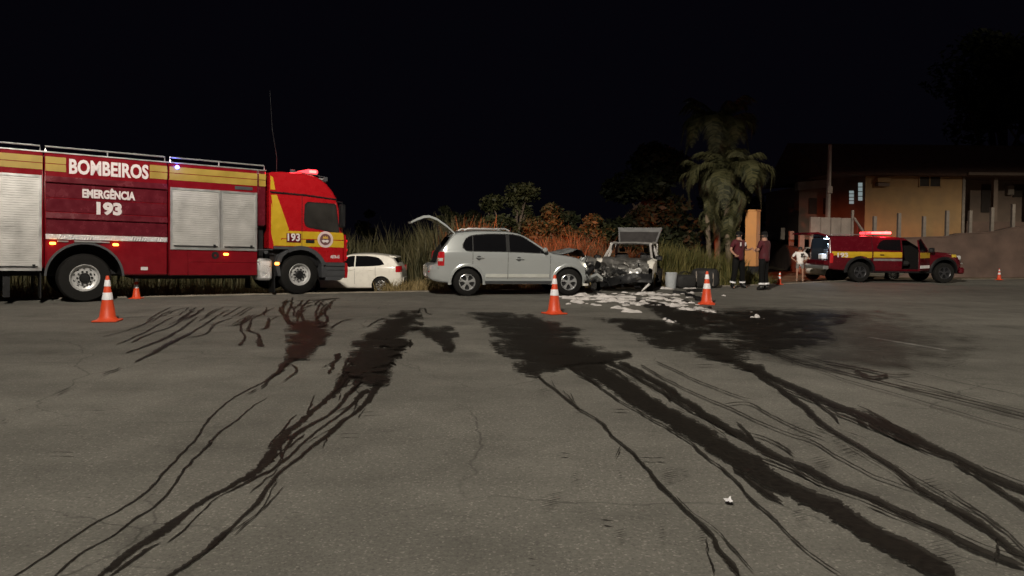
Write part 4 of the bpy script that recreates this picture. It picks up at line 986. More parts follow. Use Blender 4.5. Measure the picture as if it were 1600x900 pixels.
for s in (-1, 1):
    wheel(Gc, 0 if s > 0 else -.12, s*.74, .29, .18, 'dark', s, steer=R(8)); wheel(Gc, -2.45, s*.74, .29, .18, 'dark', s)
    MB().tube([(-.72, s*.70, .90), (-1.05, s*.63, 1.13), (-1.32, s*.575, 1.33)], [.04, .036, .034], 6).build('front_pillar', M['palegrey'], Gc)
    MB().tube([(-1.75, s*.76, .88), (-1.78, s*.585, 1.35)], [.045, .04], 6).build('centre_pillar', M['palegrey'], Gc)
    MB().prism([(-2.98, .86), (-2.45, .86), (-2.55, 1.34), (-2.82, 1.34)], s*.60, s*.66).build('rear_pillar', M['palegrey'], Gc, 20)
    MB().tube([(-1.32, s*.60, 1.335), (-2.0, s*.61, 1.375), (-2.8, s*.60, 1.35)], .035, 6).build('roof_side', M['palegrey'], Gc)
    MB().box(-.80, -.68, s*.80, s*1.0, .86, 1.0, .03).build('mirror', M['black'], Gc)
    gl.panel(lambda x: .84, lambda x: .30, -.78, -.77, s, .003, 1, 6).build('door_gap', M['black'], Gc, 0)
    gl.panel(lambda x: .84, lambda x: .30, -1.80, -1.79, s, .003, 1, 6).build('door_gap', M['black'], Gc, 0)
    gl.panel(lambda x: .52, lambda x: .44, -1.78, -.82, s, .014, 4, 2).build('door_moulding', M['black'], Gc, 30)
    MB().box(-2.10, -1.55, s*.18, s*.56, .50, .62, .05).build('seat', M['interior'], Gc)
    MB().box(-2.12, -1.98, s*.18, s*.56, .58, 1.05, .05, rot=Matrix.Rotation(-.2, 3, 'Y')).build('seat_back', M['bag'], Gc)
    MB().box(-2.14, -2.06, s*.28, s*.46, 1.08, 1.20, .03).build('headrest', M['bag'], Gc)
rows = [[(x, y, 1.325 + .05*sstep(-1.3, -1.9, x) - .03*sstep(-2.3, -2.85, x) + .025*(1-(y/.6)**2)) for y in frange(-.60, .60, 9)] for x in frange(-1.30, -2.83, 9)]
ro = MB().grid(rows); ro.grid([[(p[0], p[1], p[2]-.03) for p in r] for r in rows]); ro.build('roof', M['palegrey'], Gc, 50)
MB().box(-1.0, -.74, -.66, .66, .78, .92, .05).build('dashboard', M['interior'], Gc)
st = MB(); tt = [(-1.12, .36+.17*math.cos(a), .90+.17*math.sin(a)) for a in frange(0, 2*math.pi, 17)]; st.tube(tt, .016, 6, cap=False).build('steering_wheel', M['black'], Gc)
# raised hatch, seen through and over the roof
q = [(-2.80, 1.37), (-3.15, 1.73), (-3.42, 1.86), (-3.45, 1.84), (-3.17, 1.69), (-2.83, 1.345)]
hm = MB()
wa = lambda y: y
tl3, tr3 = .60, .74
def quadstrip(x0, z0, w0, x1, z1, w1, th=.03):
    return MB().add([(x0, -w0, z0), (x0, w0, z0), (x1, w1, z1), (x1, -w1, z1), (x0+.0, -w0, z0-th), (x0, w0, z0-th), (x1, w1, z1-th), (x1, -w1, z1-th)],
                    [(0, 1, 2, 3), (7, 6, 5, 4), (0, 4, 5, 1), (1, 5, 6, 2), (2, 6, 7, 3), (3, 7, 4, 0)])
H0, H1, H2 = (-2.84, 1.37, .60), (-3.22, 1.72, .68), (-3.40, 1.865, .72)
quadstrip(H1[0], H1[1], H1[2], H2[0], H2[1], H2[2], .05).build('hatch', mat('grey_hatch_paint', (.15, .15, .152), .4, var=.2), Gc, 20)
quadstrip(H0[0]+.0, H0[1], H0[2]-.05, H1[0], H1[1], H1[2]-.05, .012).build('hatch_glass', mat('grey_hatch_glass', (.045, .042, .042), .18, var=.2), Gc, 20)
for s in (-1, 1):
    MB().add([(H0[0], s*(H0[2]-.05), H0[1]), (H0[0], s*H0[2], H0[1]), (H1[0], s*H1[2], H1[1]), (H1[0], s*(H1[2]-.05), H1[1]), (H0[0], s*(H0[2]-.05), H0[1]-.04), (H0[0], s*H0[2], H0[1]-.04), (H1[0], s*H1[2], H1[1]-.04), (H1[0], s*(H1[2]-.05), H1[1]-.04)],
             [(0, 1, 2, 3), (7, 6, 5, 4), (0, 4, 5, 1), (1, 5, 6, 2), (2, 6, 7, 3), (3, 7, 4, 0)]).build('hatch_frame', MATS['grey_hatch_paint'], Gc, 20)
    MB().tube([(-2.85, s*.60, .95), (-3.12, s*.62, 1.62)], .011, 6).build('gas_strut', M['black'], Gc)
# buckled bonnet
rows = []
for x in frange(-.72, .46, 22):
    k = sstep(-.6, .4, x)
    rows.append([(x - .30*k*sstep(.2, -.75, y) + crumple(x, y, .05*k, 3, 4), y + crumple(y, x, .04*k, 4, 9),
                  .925 - .10*k + .09*sstep(.5, -.7, y)*sstep(-.7, .0, x) + crumple(x, y, .085*k + .01, 3.4, 1) - .30*sstep(.22, .5, x)) for y in frange(-.60, .70, 26)])
MB().grid(rows).build('bonnet', M['burnt'], Gc, 28)
# white wing stubs
for s, y0, y1, x0 in ((1, .66, .86, .42), (-1, -.90, -.62, .10)):
    rows = [[(x, y + crumple(x, y, .05, 5, 3), .86 - .22*sstep(x0-.35, x0+.05, x) + .04*(1-abs((y-y0)/(y1-y0)-.5)*2) + crumple(x, y, .06, 4, 8)) for y in frange(y0, y1, 7)] for x in frange(-.60, x0, 12)]
    rows2 = [r + [(r[-1 if s > 0 else 0][0], r[-1 if s > 0 else 0][1], r[0][2]-.30)] for r in rows] if s > 0 else [[(r[0][0], r[0][1], r[0][2]-.28)] + r for r in rows]
    MB().grid(rows2).build('wing', M['whitepaint'], Gc, 40)
# front: battered panel, grille, hanging bumper, lamp
rows = []
for z in frange(.22, .78, 14):
    rows.append([(.52 - .34*sstep(.1, -.8, y) + crumple(y, z, .13, 3.4, 2) - .12*abs(y)**2, y, z + crumple(z, y, .05, 4, 6)) for y in frange(-.84, .74, 26)])
MB().grid(rows).build('crushed_front_panel', M['burnt'], Gc, 25)
rows = []
for z in frange(.0, .24, 6):
    rows.append([(.70 - .28*sstep(0, -.8, y) + crumple(y, z, .08, 3, 12), y, .20 + z + .10*math.sin(y*2.2+.3) + crumple(y, z, .03, 6, 3)) for y in frange(-.60, .86, 22)])
MB().grid(rows).build('front_bumper', M['black'], Gc, 30)
MB().tube([(.70, .80, .26), (.74, .66, .12), (.80, .60, .05)], [.04, .03, .02], 6).build('bumper_end', M['palegrey'], Gc)
for y, m_ in ((.36, 'lens'),):
    hl = MB().box(.44, .56, y-.19, y+.20, .50, .66, .05, rot=Matrix.Rotation(.2, 3, 'X')).build('headlamp', M['lens'], Gc)
    for d in (-.09, .09): MB().lathe([(.068, .563), (.06, .568), (.001, .560)], 16, c=(0, y+d, .585), axis='x').build('reflector_bowl', M['alu'], hl)
for k in range(6): MB().box(.53, .56, -.30+crumple(k, 0, .03), .14, .52+k*.022, .532+k*.022, rot=Matrix.Rotation(rj.uniform(-.12, .12), 3, 'X')).build('grille_bar', M['black'], Gc)
for k in range(34):
    y = rj.uniform(-.86, .6); x = rj.uniform(.18, .66) - .25*sstep(.1, -.8, y); z = rj.uniform(.14, .80); q_ = rj.uniform(.04, .15)
    b = MB().box(-q_, q_, -q_*rj.uniform(.5, 1.8), q_, -q_*.25, q_*.25, .008).xf(Matrix.Translation((x, y, z)) @ Matrix.Rotation(rj.uniform(0, 6), 4, Vector((rj.random(), rj.random(), rj.random())).normalized()))
    b.v = [(a+crumple(a, c, .04, 9, k), b_+crumple(b_, a, .04, 9, k), c) for a, b_, c in b.v]
    b.build('torn_fragment', rj.choice([M['black'], M['steel'], M['burnt'], M['black'], M['steel']]), Gc, 20)
for k in range(8):
    p = Vector((rj.uniform(.3, .6), rj.uniform(-.8, .3), rj.uniform(.4, .7))); pts = [p]
    for i in range(4): p = p + Vector((rj.uniform(-.03, .06), rj.uniform(-.12, .12), rj.uniform(-.16, .06))); pts.append(p)
    MB().tube(pts, .013, 5).build('loose_hose', M['black'], Gc)

# ------------------------------------------------------------------ white hatchbacks parked beyond the kerb
def white_hatch(name, loc, rz, label, lift=False):
    h = empty(name, loc, rz, label, 'car')
    c = CarShape(top=[(-.74, .62), (-.72, .80), (-.68, .93), (-.60, 1.06), (-.48, 1.22), (-.34, 1.345), (-.1, 1.41), (.5, 1.455), (1.1, 1.43), (1.45, 1.32), (2.05, .98), (2.35, .93), (2.9, .82), (3.15, .70), (3.22, .58)],
                 bot=[(-.74, .40), (-.6, .28), (0, .22), (2.5, .20), (3.22, .30)], belt=[(-.74, .55), (-.6, .98), (0, .98), (1, .95), (2, .90), (3.22, .5)],
                 wid=[(-.74, .62), (-.68, .74), (-.5, .82), (0, .855), (1.2, .865), (2.4, .86), (3.0, .77), (3.22, .60)], tum=.36, rc=.07, crown=.05)
    b = c.body([-.74, -.73, -.715, -.69, -.65, -.60] + frange(-.54, 2.95, 36) + [3.02, 3.09, 3.15, 3.19, 3.22]).build('body', M['whitepaint'], h, 33)
    cut(b, well(0, .345, .31, .5) + well(2.55, .345, .31, .5) + ([MB().box(-1.0, .2, -.52, .52, .62, 1.32)] if lift else []), M['interior'])
    for s in (-1, 1):
        wheel(h, 0, s*.75, .31, .19, 'multi', s); wheel(h, 2.55, s*.75, .31, .19, 'multi', s)
        wt = pchip([(-.10, 1.09), (.02, 1.25), (.2, 1.335), (.6, 1.375), (1.05, 1.37), (1.45, 1.23), (1.85, 1.02)]); wb = pchip([(-.10, 1.07), (.1, 1.03), (.4, 1.005), (1.85, .955)])
        for a, d in ((-.10, .93), (.97, 1.84)): c.panel(wt, wb, a, d, s, .004, 10, 4).build('side_window', M['glass'], h, 40)
        c.panel(lambda x: 1.02, lambda x: .80, -.715, -.52, s, .008, 5, 4).build('tail_lamp', M['tail_red'], h, 40)
        for x in (.21, .955): c.panel(lambda x: .98, lambda x: .35, x-.004, x+.004, s, .002, 1, 6).build('door_gap', M['black'], h, 0)
        MB().box(1.80, 1.92, s*.90, s*1.04, .96, 1.06, .03).build('mirror', M['whitepaint'], h)
        for x in (.36, 1.12): MB().box(x-.09, x+.09, s*(c.hw(x, .86)+.004), s*(c.hw(x, .86)+.025), .85, .875, .008).build('door_handle', M['whitepaint'], h)
    MB().prism([(-.24, 1.395), (-.46, 1.36), (-.52, 1.325), (-.28, 1.32)], -.52, .52).build('roof_spoiler', M['whitepaint'], h, 20)
    if not lift: c.over(-.56, -.34, .52, .50).build('rear_window', M['glass'], h, 40)
    c.over(1.30, 2.0, .55, .66).build('windscreen', M['glass'], h, 40)
    MB().box(-.765, -.74, -.50, .50, .42, .60, .01).build('rear_bumper', M['whitepaint'], h)
    return h, c
wy = 26.6; wx = (598-800)/F_PX*wy
white_hatch('white_hatchback', (wx-.05, wy+.8, -.60), math.pi, 'cream white hatchback parked behind the cab of the fire engine')

# ------------------------------------------------------------------ rescue pickup
K = empty('rescue_pickup', (12.75, 27.0+.85, 0), R(1), 'dark red rescue pickup with lit red light bar and open front door', 'pickup')
pk = CarShape(top=[(-1.13, 1.20), (-1.10, 1.55), (-1.05, 1.68), (-.9, 1.705), (.40, 1.705), (.55, 1.70), (1.1, 1.70), (1.6, 1.665), (1.80, 1.59), (2.50, 1.205), (2.7, 1.165), (3.3, 1.12), (3.62, 1.04), (3.80, .90), (3.86, .78)],
              bot=[(-1.13, .50), (-.9, .46), (.5, .40), (2.4, .40), (3.86, .45)], belt=[(-1.13, 1.10), (0, 1.14), (1.5, 1.13), (2.5, 1.08), (3.2, 1.0), (3.86, .7)],
              wid=[(-1.13, .84), (-1.08, .87), (-.9, .885), (1, .90), (2.6, .895), (3.4, .86), (3.7, .78), (3.86, .66)], tum=.22, rc=.06, crown=.04)
kb = pk.body([-1.13, -1.115, -1.09, -1.05] + frange(-.95, 3.4, 46) + [3.5, 3.6, 3.68, 3.75, 3.8, 3.83, 3.86]).build('body', M['pick_red'], K, 33)
cut(kb, well(0, .47, .40, .5) + well(3.13, .47, .40, .5) + [MB().box(1.56, 2.48, -1.2, -.30, .50, 1.56), MB().box(-1.4, .30, -.72, .72, .80, 1.62)], M['interior'])
for s in (-1, 1):
    wheel(K, 0, s*.77, .375, .26, 'dark', s); wheel(K, 3.13, s*.77, .375, .26, 'dark', s)
    for cx_ in (0, 3.13):
        n = 18; vs = []; fs = []
        for i in range(n+1):
            t = R(-4+188*i/n)
            for r, d in ((.465, .0), (.47, .055), (.53, .055), (.575, .0)):
                x, z = cx_+r*math.cos(t), .40+r*math.sin(t); vs.append((x, s*(pk.hw(x, max(z, .42))+d), z))
        for i in range(n):
            for k in range(3): fs.append((i*4+k, i*4+k+1, i*4+k+5, i*4+k+4))
        MB().add(vs, fs).build('wheel_arch', M['black'], K, 50)
    pk.panel(lambda x: 1.125, lambda x: .985, -1.05, .42, s, .004, 12, 3).build('livery_stripe', M['yellow'], K, 40)
    pk.panel(lambda x: .985, lambda x: .90, -.70, .42, s, .004, 12, 2).build('livery_stripe', M['yellow'], K, 40)
    pk.panel(lambda x: 1.125, lambda x: .92, .47, 1.53, s, .004, 8, 3).build('livery_stripe', M['yellow'], K, 40)
    pk.panel(lambda x: .88, lambda x: .80, .48, 1.54, s, .012, 8, 2).build('door_moulding', M['alu'], K, 40)
    for x in (.445, 1.55): pk.panel(lambda x: 1.66, lambda x: .46, x-.006, x+.006, s, .003, 1, 10).build('door_gap', M['black'], K, 0)
    pk.panel(pchip([(.62, 1.30), (.75, 1.50), (.95, 1.58), (1.5, 1.575)]), pchip([(.62, 1.26), (.8, 1.20), (1.5, 1.17)]), .62, 1.50, s, .005, 10, 4).build('rear_side_window', M['glass'], K, 40)
    pk.panel(lambda x: 1.60, lambda x: 1.30, -.85, .30, s, .004, 8, 4).build('canopy_panel', M['pick_red'], K, 40)
    MB().box(.70, .86, s*(pk.hw(.8, 1.02)+.005), s*(pk.hw(.8, 1.02)+.035), 1.0, 1.035, .01).build('door_handle', M['black'], K)
    pk.panel(lambda x: 1.06, lambda x: .70, -1.11, -1.0, s, .010, 3, 4).build('tail_lamp', M['tail_red'], K, 40)
    MB().box(.35, 2.55, s*.86, s*.98, .36, .42, .02).build('side_step', M['black'], K)
    MB().box(3.70, 3.84, s*.50, s*.74, .86, 1.02, .04).build('headlamp', M['lens'], K)
    MB().lathe([(.065, 3.845), (.045, 3.86), (.001, 3.862)], 14, c=(0, s*.62, .94), axis='x').build('headlamp_bulb', M['head_lit'], K)
    MB().tube([(-.95, s*.62, 1.72), (-.95, s*.62, 1.76), (.35, s*.62, 1.76), (.35, s*.62, 1.72)], .014, 6).build('roof_rail', M['alu'], K)
    pk.panel(lambda x: 1.06, lambda x: .96, 3.40, 3.62, s, .008, 4, 3).build('corner_lamp', mat('amber_lens', (.6, .42, .05), .2), K, 40)
    pk.panel(lambda x: .97, lambda x: .78, -1.04, -.56, s, .005, 4, 2).build('number_panel', mat('dull_reflective', (.30, .27, .25), .6), K, 40) if s > 0 else None
lettering('193', -.86, -.905, .925, .15, .40, K, M['white_txt'], .05)
MB().grid([[(3.868+.04*math.cos(y*1.4), y, z) for z in (.50, .66, .80)] for y in frange(-.60, .60, 7)]).build('grille', M['black'], K, 40)
MB().box(3.80, 3.98, -.74, .74, .34, .58, .05).build('front_bumper', M['pick_red'], K)
bb = MB()
for z in (.46, .72): bb.tube([(3.86, -.60, z), (4.0, -.52, z), (4.02, 0, z), (4.0, .52, z), (3.86, .60, z)], .03, 8)
bb.tube([(4.01, -.35, .40), (4.02, -.35, .86), (4.02, 0, .90), (4.02, .35, .86), (4.01, .35, .40)], .03, 8); bb.build('bull_bar', M['alu'], K)
MB().box(-1.34, -1.13, -.84, .84, .46, .60, .03).build('rear_bumper', M['alu'], K)
pk.over(1.85, 2.46, .58, .68).build('windscreen', M['glass'], K, 40)
# opened canopy hatch and cargo light
hz = [(-1.08, 1.70), (-1.50, 1.83), (-1.88, 1.80), (-1.90, 1.74), (-1.5, 1.76), (-1.10, 1.65)]
MB().prism(hz, -.70, .70).build('canopy_hatch', M['pick_red'], K, 20)
MB().prism([(-1.20, 1.672), (-1.5, 1.748), (-1.86, 1.735), (-1.86, 1.728), (-1.5, 1.74), (-1.2, 1.664)], -.60, .60).build('hatch_glass', M['glass'], K, 20)
MB().box(-1.28, -1.12, -.78, .78, .62, .80, .02).build('tailgate', M['pick_red'], K)
MB().box(-.85, -.80, -.30, .30, 1.585, 1.61, .005).build('cargo_lamp', M['cargo_lit'], K)
lamp('cargo_light', 'POINT', (-.85, 0, 1.50), 30, (.55, .75, 1), .06, parent=K)
for k, (x, y, z, a, b, c_, m_) in enumerate([(-.9, -.35, .82, .35, .5, .30, 'bucket'), (-.75, .30, .82, .40, .45, .38, 'grey_pl'), (-.55, -.2, 1.13, .3, .5, .16, 'alu'), (-1.0, .25, .82, .2, .3, .20, 'band'), (-.8, -.1, 1.2, .16, .3, .22, 'bucket')]):
    MB().box(x, x+a, y-b/2, y+b/2, z, z+c_, .02).build('equipment_box', M[m_], K)
# light bar
MB().box(.62, 1.30, -.60, .60, 1.755, 1.78, .01).build('light_bar', M['black'], K)
MB().box(.66, .92, -.62, -.30, 1.78, 1.87, .03).build('beacon', M['red_hot'], K); MB().box(1.02, 1.28, -.62, -.30, 1.78, 1.88, .03).build('beacon', M['red_hot'], K)
MB().box(.66, 1.28, -.28, .60, 1.78, 1.87, .03).build('beacon', M['red_lit'], K)
lamp('light_bar_glow', 'POINT', (1.0, -.80, 1.92), 30, (1, .03, .06), .10, parent=K)
lamp('light_bar_side_glow', 'POINT', (.60, .1, 2.0), 16, (1, .04, .05), .12, parent=K)
for s, x, h_ in ((-.5, .40, .5), (.3, .46, .62)): MB().tube([(x, s, 1.70), (x-.04-.14*(s < 0), s, 1.70+h_)], [.008, .004], 5).build('antenna', M['black'], K)
# open front door, hinged at the front edge
D = MB(); dx = 1.0; ang = R(42)
def door_xf(mb): return mb.xf(Matrix.Translation((2.50, -.905, 0)) @ Matrix.Rotation(ang, 4, 'Z'))
door_xf(MB().box(-dx, 0, -.05, .01, .46, 1.16, .02)).build('front_door', M['pick_red'], K)
door_xf(MB().box(-dx+.02, -.02, -.058, -.0505, .92, 1.12)).build('door_stripe', M['yellow'], K)
door_xf(MB().box(-dx+.02, -.02, -.058, -.0505, .55, .66)).build('door_reflector', M['band'], K)
door_xf(MB().tube([(-dx+.02, -.02, 1.14), (-dx+.06, .06, 1.56), (-.60, .07, 1.60), (-.02, -.01, 1.14)], .025, 6)).build('window_frame', M['pick_red'], K)
door_xf(MB().add([(-dx+.03, -.015, 1.15), (-dx+.07, .06, 1.55), (-.61, .07, 1.59), (-.05, -.01, 1.15)], [(0, 1, 2, 3)])).build('door_window', M['glass'], K, 0)
door_xf(MB().box(-.22, -.06, -.24, -.06, 1.12, 1.30, .04)).build('mirror', M['black'], K)
door_xf(MB().box(-dx+.05, -.10, .011, .03, .52, 1.10, .01)).build('door_card', M['grey_pl'], K)
MB().box(1.55, 2.0, -.62, -.12, .62, .80, .06).build('seat', M['bag'], K); MB().box(1.58, 1.72, -.62, -.12, .78, 1.40, .05).build('seat_back', M['bag'], K)
# white car behind the pickup, its rear open and lit
h2, c2 = white_hatch('parked_white_car', (12.80, 30.3, groundz(12.8, 30.5)), R(8), 'white hatchback parked behind the rescue pickup, tail showing past it')
for s in (-1, 1): MB().box(-.775, -.765, s*.30, s*.42, .62, .68, .004).build('plate_lamp', M['cargo_lit'], h2)

# ------------------------------------------------------------------ traffic cones
def make_cone(h, label, loc, rz=0, tilt=0, group=None):
    k = h/.75; c = empty('traffic_cone', loc, rz, label, 'traffic cone', group); c.rotation_euler = (tilt, 0, rz)
    f = lambda z: (.135 - (.135-.028)*(z/.72))*k
    bp = MB().box(-.19*k, .19*k, -.19*k, .19*k, 0, .028*k, .012*k); bp.build('base', M['cone'], c)
    MB().lathe([(.172*k, .028*k), (.150*k, .045*k), (f(.08), .08*k), (f(.30), .30*k), (f(.50), .50*k), (f(.735), .735*k), (.020*k, .75*k), (.001, .75*k)], 26, ).build('cone_body', M['cone'], c, 40)
    for z0, z1 in ((.355, .475), (.575, .68)): MB().lathe([(f(z0)+.001, z0*k), (f(z0)+.004*k, (z0+.003)*k), (f(z1)+.004*k, (z1-.003)*k), (f(z1)+.001, z1*k)], 26).build('reflective_band', M['band'], c, 40)
    return c
make_cone(.75, 'tall orange cone standing before the rear wheel of the fire engine', G(168, 502), .2)
make_cone(.75, 'tall orange cone in front of the silver car front wheel', G(866, 490.5), .5)
make_cone(.75, 'tall orange cone standing at the edge of the foam', G(1104, 475.5), -.3)
p = G(213, 466.5); make_cone(.50, 'short orange cone under the side of the fire engine', (p.x, p.y, 0), .1)
p = G(1217, 445.5); make_cone(.42, 'small leaning cone on the kerb beside the two firefighters', (p.x, p.y, .03), .4, R(6))
p = G(1561, 438.5); make_cone(.46, 'small cone ahead of the rescue pickup by the retaining wall', (p.x, p.y, .03), .3)

# ------------------------------------------------------------------ bucket, bags, litter
p = G(1048, 450.5); bu = empty('bucket', (p.x, p.y, 0), 0, 'pale plastic bucket standing behind the foam', 'bucket')
MB().lathe([(.15, 0), (.155, .02), (.185, .44), (.195, .45), (.195, .48), (.175, .48), (.145, .04), (.001, .04)], 24).build('pail', M['bucket'], bu, 35)
MB().tube([(.19*math.cos(a), .19*math.sin(a)*.3-.17*abs(math.sin(a)), .46-.16*math.sin(a)) for a in frange(0, math.pi, 12)], .007, 5).build('handle', M['alu'], bu)
def soft_box(name, loc, rz, sx, sy, sz, m, label, cat):
    t = empty(name, loc, rz, label, cat); rows = []; n = 14; m_ = 20; sd = rnd.random()*50; vs = []; fs = []
    for i in range(n+1):
        ph = -math.pi/2 + math.pi*i/n
        for k in range(m_):
            th = 2*math.pi*k/m_; sg = lambda v, e: math.copysign(abs(v)**e, v)
            x, y, z = sg(math.cos(ph), .45)*sg(math.cos(th), .45), sg(math.cos(ph), .45)*sg(math.sin(th), .45), sg(math.sin(ph), .5)
            q = 1+.10*noise.noise((x*2+sd, y*2, z*2)); vs.append((x*sx/2*q, y*sy/2*q, max(0, sz/2 + z*sz/2*q)))
    for i in range(n):
        for k in range(m_): fs.append((i*m_+k, i*m_+(k+1) % m_, (i+1)*m_+(k+1) % m_, (i+1)*m_+k))
    MB().add(vs, fs).build('bag_body', m, t, 60); return t
p = G(1070, 450.5); t = soft_box('equipment_bag', (p.x, p.y, 0), .1, .60, .42, .42, M['bag'], 'low square black bag right beside the pale bucket', 'bag')
for y in (-.08, .10): MB().tube([(-.2, y, .36), (-.1, y, .50), (.1, y, .50), (.2, y, .36)], .014, 5).build('handle', M['black'], t)
p = G(1101, 449.5); t = soft_box('equipment_bag', (p.x, p.y, 0), -.15, .86, .55, .60, M['bag'], 'bulky round black duffel bag standing behind the cone', 'bag')
for x in (-.28, .22): MB().tube([(x, -.26, .08), (x, -.30, .30), (x, -.22, .52)], .02, 5).build('strap', mat('pale_strap', (.25, .21, .18), .8), t)
for k, (x, y, s_) in enumerate([(930,452,.16),(1000,470,.1),(1040,466,.12),(1078,463,.14),(1090,467,.1),(1062,458,.16),(1085,456,.2),(1072,472,.1),(980,476,.07),(1045,500,.06),(1096,470,.13),(1052,470,.11),(1035,478,.08),(1110,482,.05)]):
    p = G(x, y); b = MB().box(-s_, s_, -s_*.6, s_*.6, 0, .03+s_*.12, .006); b.v = [(a+crumple(a, c, .06, 8, k), b_+crumple(b_, a, .05, 8, k), c*(1+a*2)+.006) for a, b_, c in b.v]
    o = b.build('debris_fragment', rj.choice([M['black'], M['burnt'], M['steel']]), None, 20); o.location = (p.x, p.y, .004); o.rotation_euler = (0, 0, rj.uniform(0, 3))
    tag(o, 'broken dark car fragment lying in the foam', 'debris', 'crash debris in the foam')
p = G(1138, 787); cr = MB(); rows = [[(x, y, .012 + abs(crumple(x, y, .03, 30, 3))) for y in frange(-.028, .028, 7)] for x in frange(-.02, .02, 7)]
o = cr.grid(rows).build('litter_scrap', M['band'], None, 20); o.location = (p.x, p.y, .004); tag(o, 'crumpled white scrap lying on the bare asphalt', 'litter')

# ------------------------------------------------------------------ people
def skinned(name, verts, edges, radii, m, parent, root=0, sub=1, extra=None):
    me = bpy.data.meshes.new(name); me.from_pydata(verts, edges, []); o = bpy.data.objects.new(name, me); col.objects.link(o)
    md = o.modifiers.new('skin', 'SKIN'); md.use_smooth_shade = True
    lay = me.skin_vertices[0].data
    for i, r in enumerate(radii):
        lay[i].radius = (r, r) if not isinstance(r, tuple) else r; lay[i].use_root = (i == root)
    sb_ = o.modifiers.new('sub', 'SUBSURF'); sb_.levels = sub; sb_.render_levels = sub
    nm = evald(o); o.modifiers.clear(); o.data = nm; nm.materials.clear(); nm.materials.append(m); nm.shade_smooth(); o.parent = parent
    if extra:
        bm = bmesh.new(); bm.from_mesh(nm); t = bpy.data.meshes.new('t'); t.from_pydata(extra.v, [], extra.f); bm.from_mesh(t); bm.to_mesh(nm); bm.free(); nm.shade_smooth()
    return o
def person(loc, rz, H, label, J, top, bottom, shoes, cap=True, shorts=False, back_text=False, fat=1.):
    p = empty('person', loc, rz, label, 'person'); k = H/1.75
    D = dict(pel=(0, 0, .96), spi=(0, 0, 1.14), che=(0, 0, 1.34), nec=(0, .0, 1.50), hed=(0, -.012, 1.60), hdt=(0, -.012, 1.685),
             shl=(-.185, 0, 1.42), shr=(.185, 0, 1.42), ell=(-.25, 0, 1.15), elr=(.25, 0, 1.15), wrl=(-.26, -.06, .90), wrr=(.26, -.06, .90),
             hal=(-.26, -.09, .82), har=(.26, -.09, .82), hil=(-.10, 0, .93), hir=(.10, 0, .93), knl=(-.12, -.02, .50), knr=(.12, -.02, .50),
             anl=(-.13, .02, .09), anr=(.13, .02, .09), tol=(-.145, -.15, .035), tor=(.145, -.15, .035))
    D.update(J); D = {n: tuple(c*k for c in v) for n, v in D.items()}
    def chain(names, E_, rad):
        ix = {n: i for i, n in enumerate(names)}; return [D[n] for n in names], [(ix[a], ix[b]) for a, b in E_], [rad[n]*k for n in names]
    rb = dict(pel=.098, spi=.096, che=.118, nec=.055, hed=.083, hdt=.066, shl=.062, shr=.062, ell=.042, elr=.042, wrl=.029, wrr=.029, hal=.034, har=.034,
              hil=.072, hir=.072, knl=.058, knr=.058, anl=.040, anr=.040, tol=.034, tor=.034)
    rb = {n: r*(fat if n in ('pel', 'spi', 'che', 'hil', 'hir') else 1) for n, r in rb.items()}
    E_ = [('pel', 'spi'), ('spi', 'che'), ('che', 'nec'), ('nec', 'hed'), ('hed', 'hdt'), ('che', 'shl'), ('che', 'shr'), ('shl', 'ell'), ('shr', 'elr'), ('ell', 'wrl'), ('elr', 'wrr'), ('wrl', 'hal'), ('wrr', 'har'),
          ('pel', 'hil'), ('pel', 'hir'), ('hil', 'knl'), ('hir', 'knr'), ('knl', 'anl'), ('knr', 'anr'), ('anl', 'tol'), ('anr', 'tor')]
    v, e, r = chain(list(rb), E_, rb)
    fx = MB()                                             # fingers, nose, ears belong to the body mesh
    for s in 'lr':
        h, w = Vector(D['ha'+s]), Vector(D['wr'+s]); d = (h-w).normalized(); sd = d.cross(Vector((0, 1, 0))); sd = sd.normalized() if sd.length > .1 else Vector((1, 0, 0)); up = d.cross(sd)
        for q, (off, ln) in enumerate(((-.027, .062), (-.009, .074), (.009, .070), (.026, .054))):
            a = h + sd*off*k; fx.tube([a, a+d*ln*.55*k, a+d*ln*.8*k+up*.02*k, a+d*ln*.9*k+up*.042*k], [.010*k, .0095*k, .0085*k, .006*k], 6)
        a = w + d*.03*k; fx.tube([a, a+sd*-.04*k+d*.025*k, a+sd*-.05*k+d*.06*k], [.012*k, .011*k, .008*k], 6)
    hx, hy, hz_ = D['hed']
    fx.tube([(hx, hy-.078*k, hz_+.03*k), (hx, hy-.102*k, hz_-.005*k), (hx, hy-.080*k, hz_-.012*k)], [.010*k, .016*k, .012*k], 6)
    for s in (-1, 1): fx.tube([(hx+s*.080*k, hy, hz_-.02*k), (hx+s*.094*k, hy+.012*k, hz_+.012*k), (hx+s*.082*k, hy+.006*k, hz_+.035*k)], [.010*k, .015*k, .009*k], 6)
    skinned('body', v, e, r, M['skin'], p, extra=fx)
    for s in (-1, 1): MB().lathe([(.001, .011*k), (.009*k, .007*k), (.011*k, 0), (.009*k, -.007*k), (.001, -.011*k)], 8, c=(hx+s*.032*k, hy-.074*k, hz_+.032*k)).build('eye', M['hair'], p)
    MB().box(hx-.026*k, hx+.026*k, hy-.083*k, hy-.072*k, hz_-.047*k, hz_-.037*k, .003*k).build('mouth', mat('lips', (.24, .09, .08), .6), p)
    # shirt
    def mid(a, b, t): return tuple(x+(y-x)*t for x, y in zip(D[a], D[b]))
    names = ['plo', 'pel', 'spi', 'che', 'nk2', 'shl', 'shr', 'sl', 'sr']; D['plo'] = tuple(c-(.15*k if i == 2 else 0) for i, c in enumerate(D['pel'])); D['nk2'] = mid('che', 'nec', .55); D['sl'] = mid('shl', 'ell', .80); D['sr'] = mid('shr', 'elr', .80)
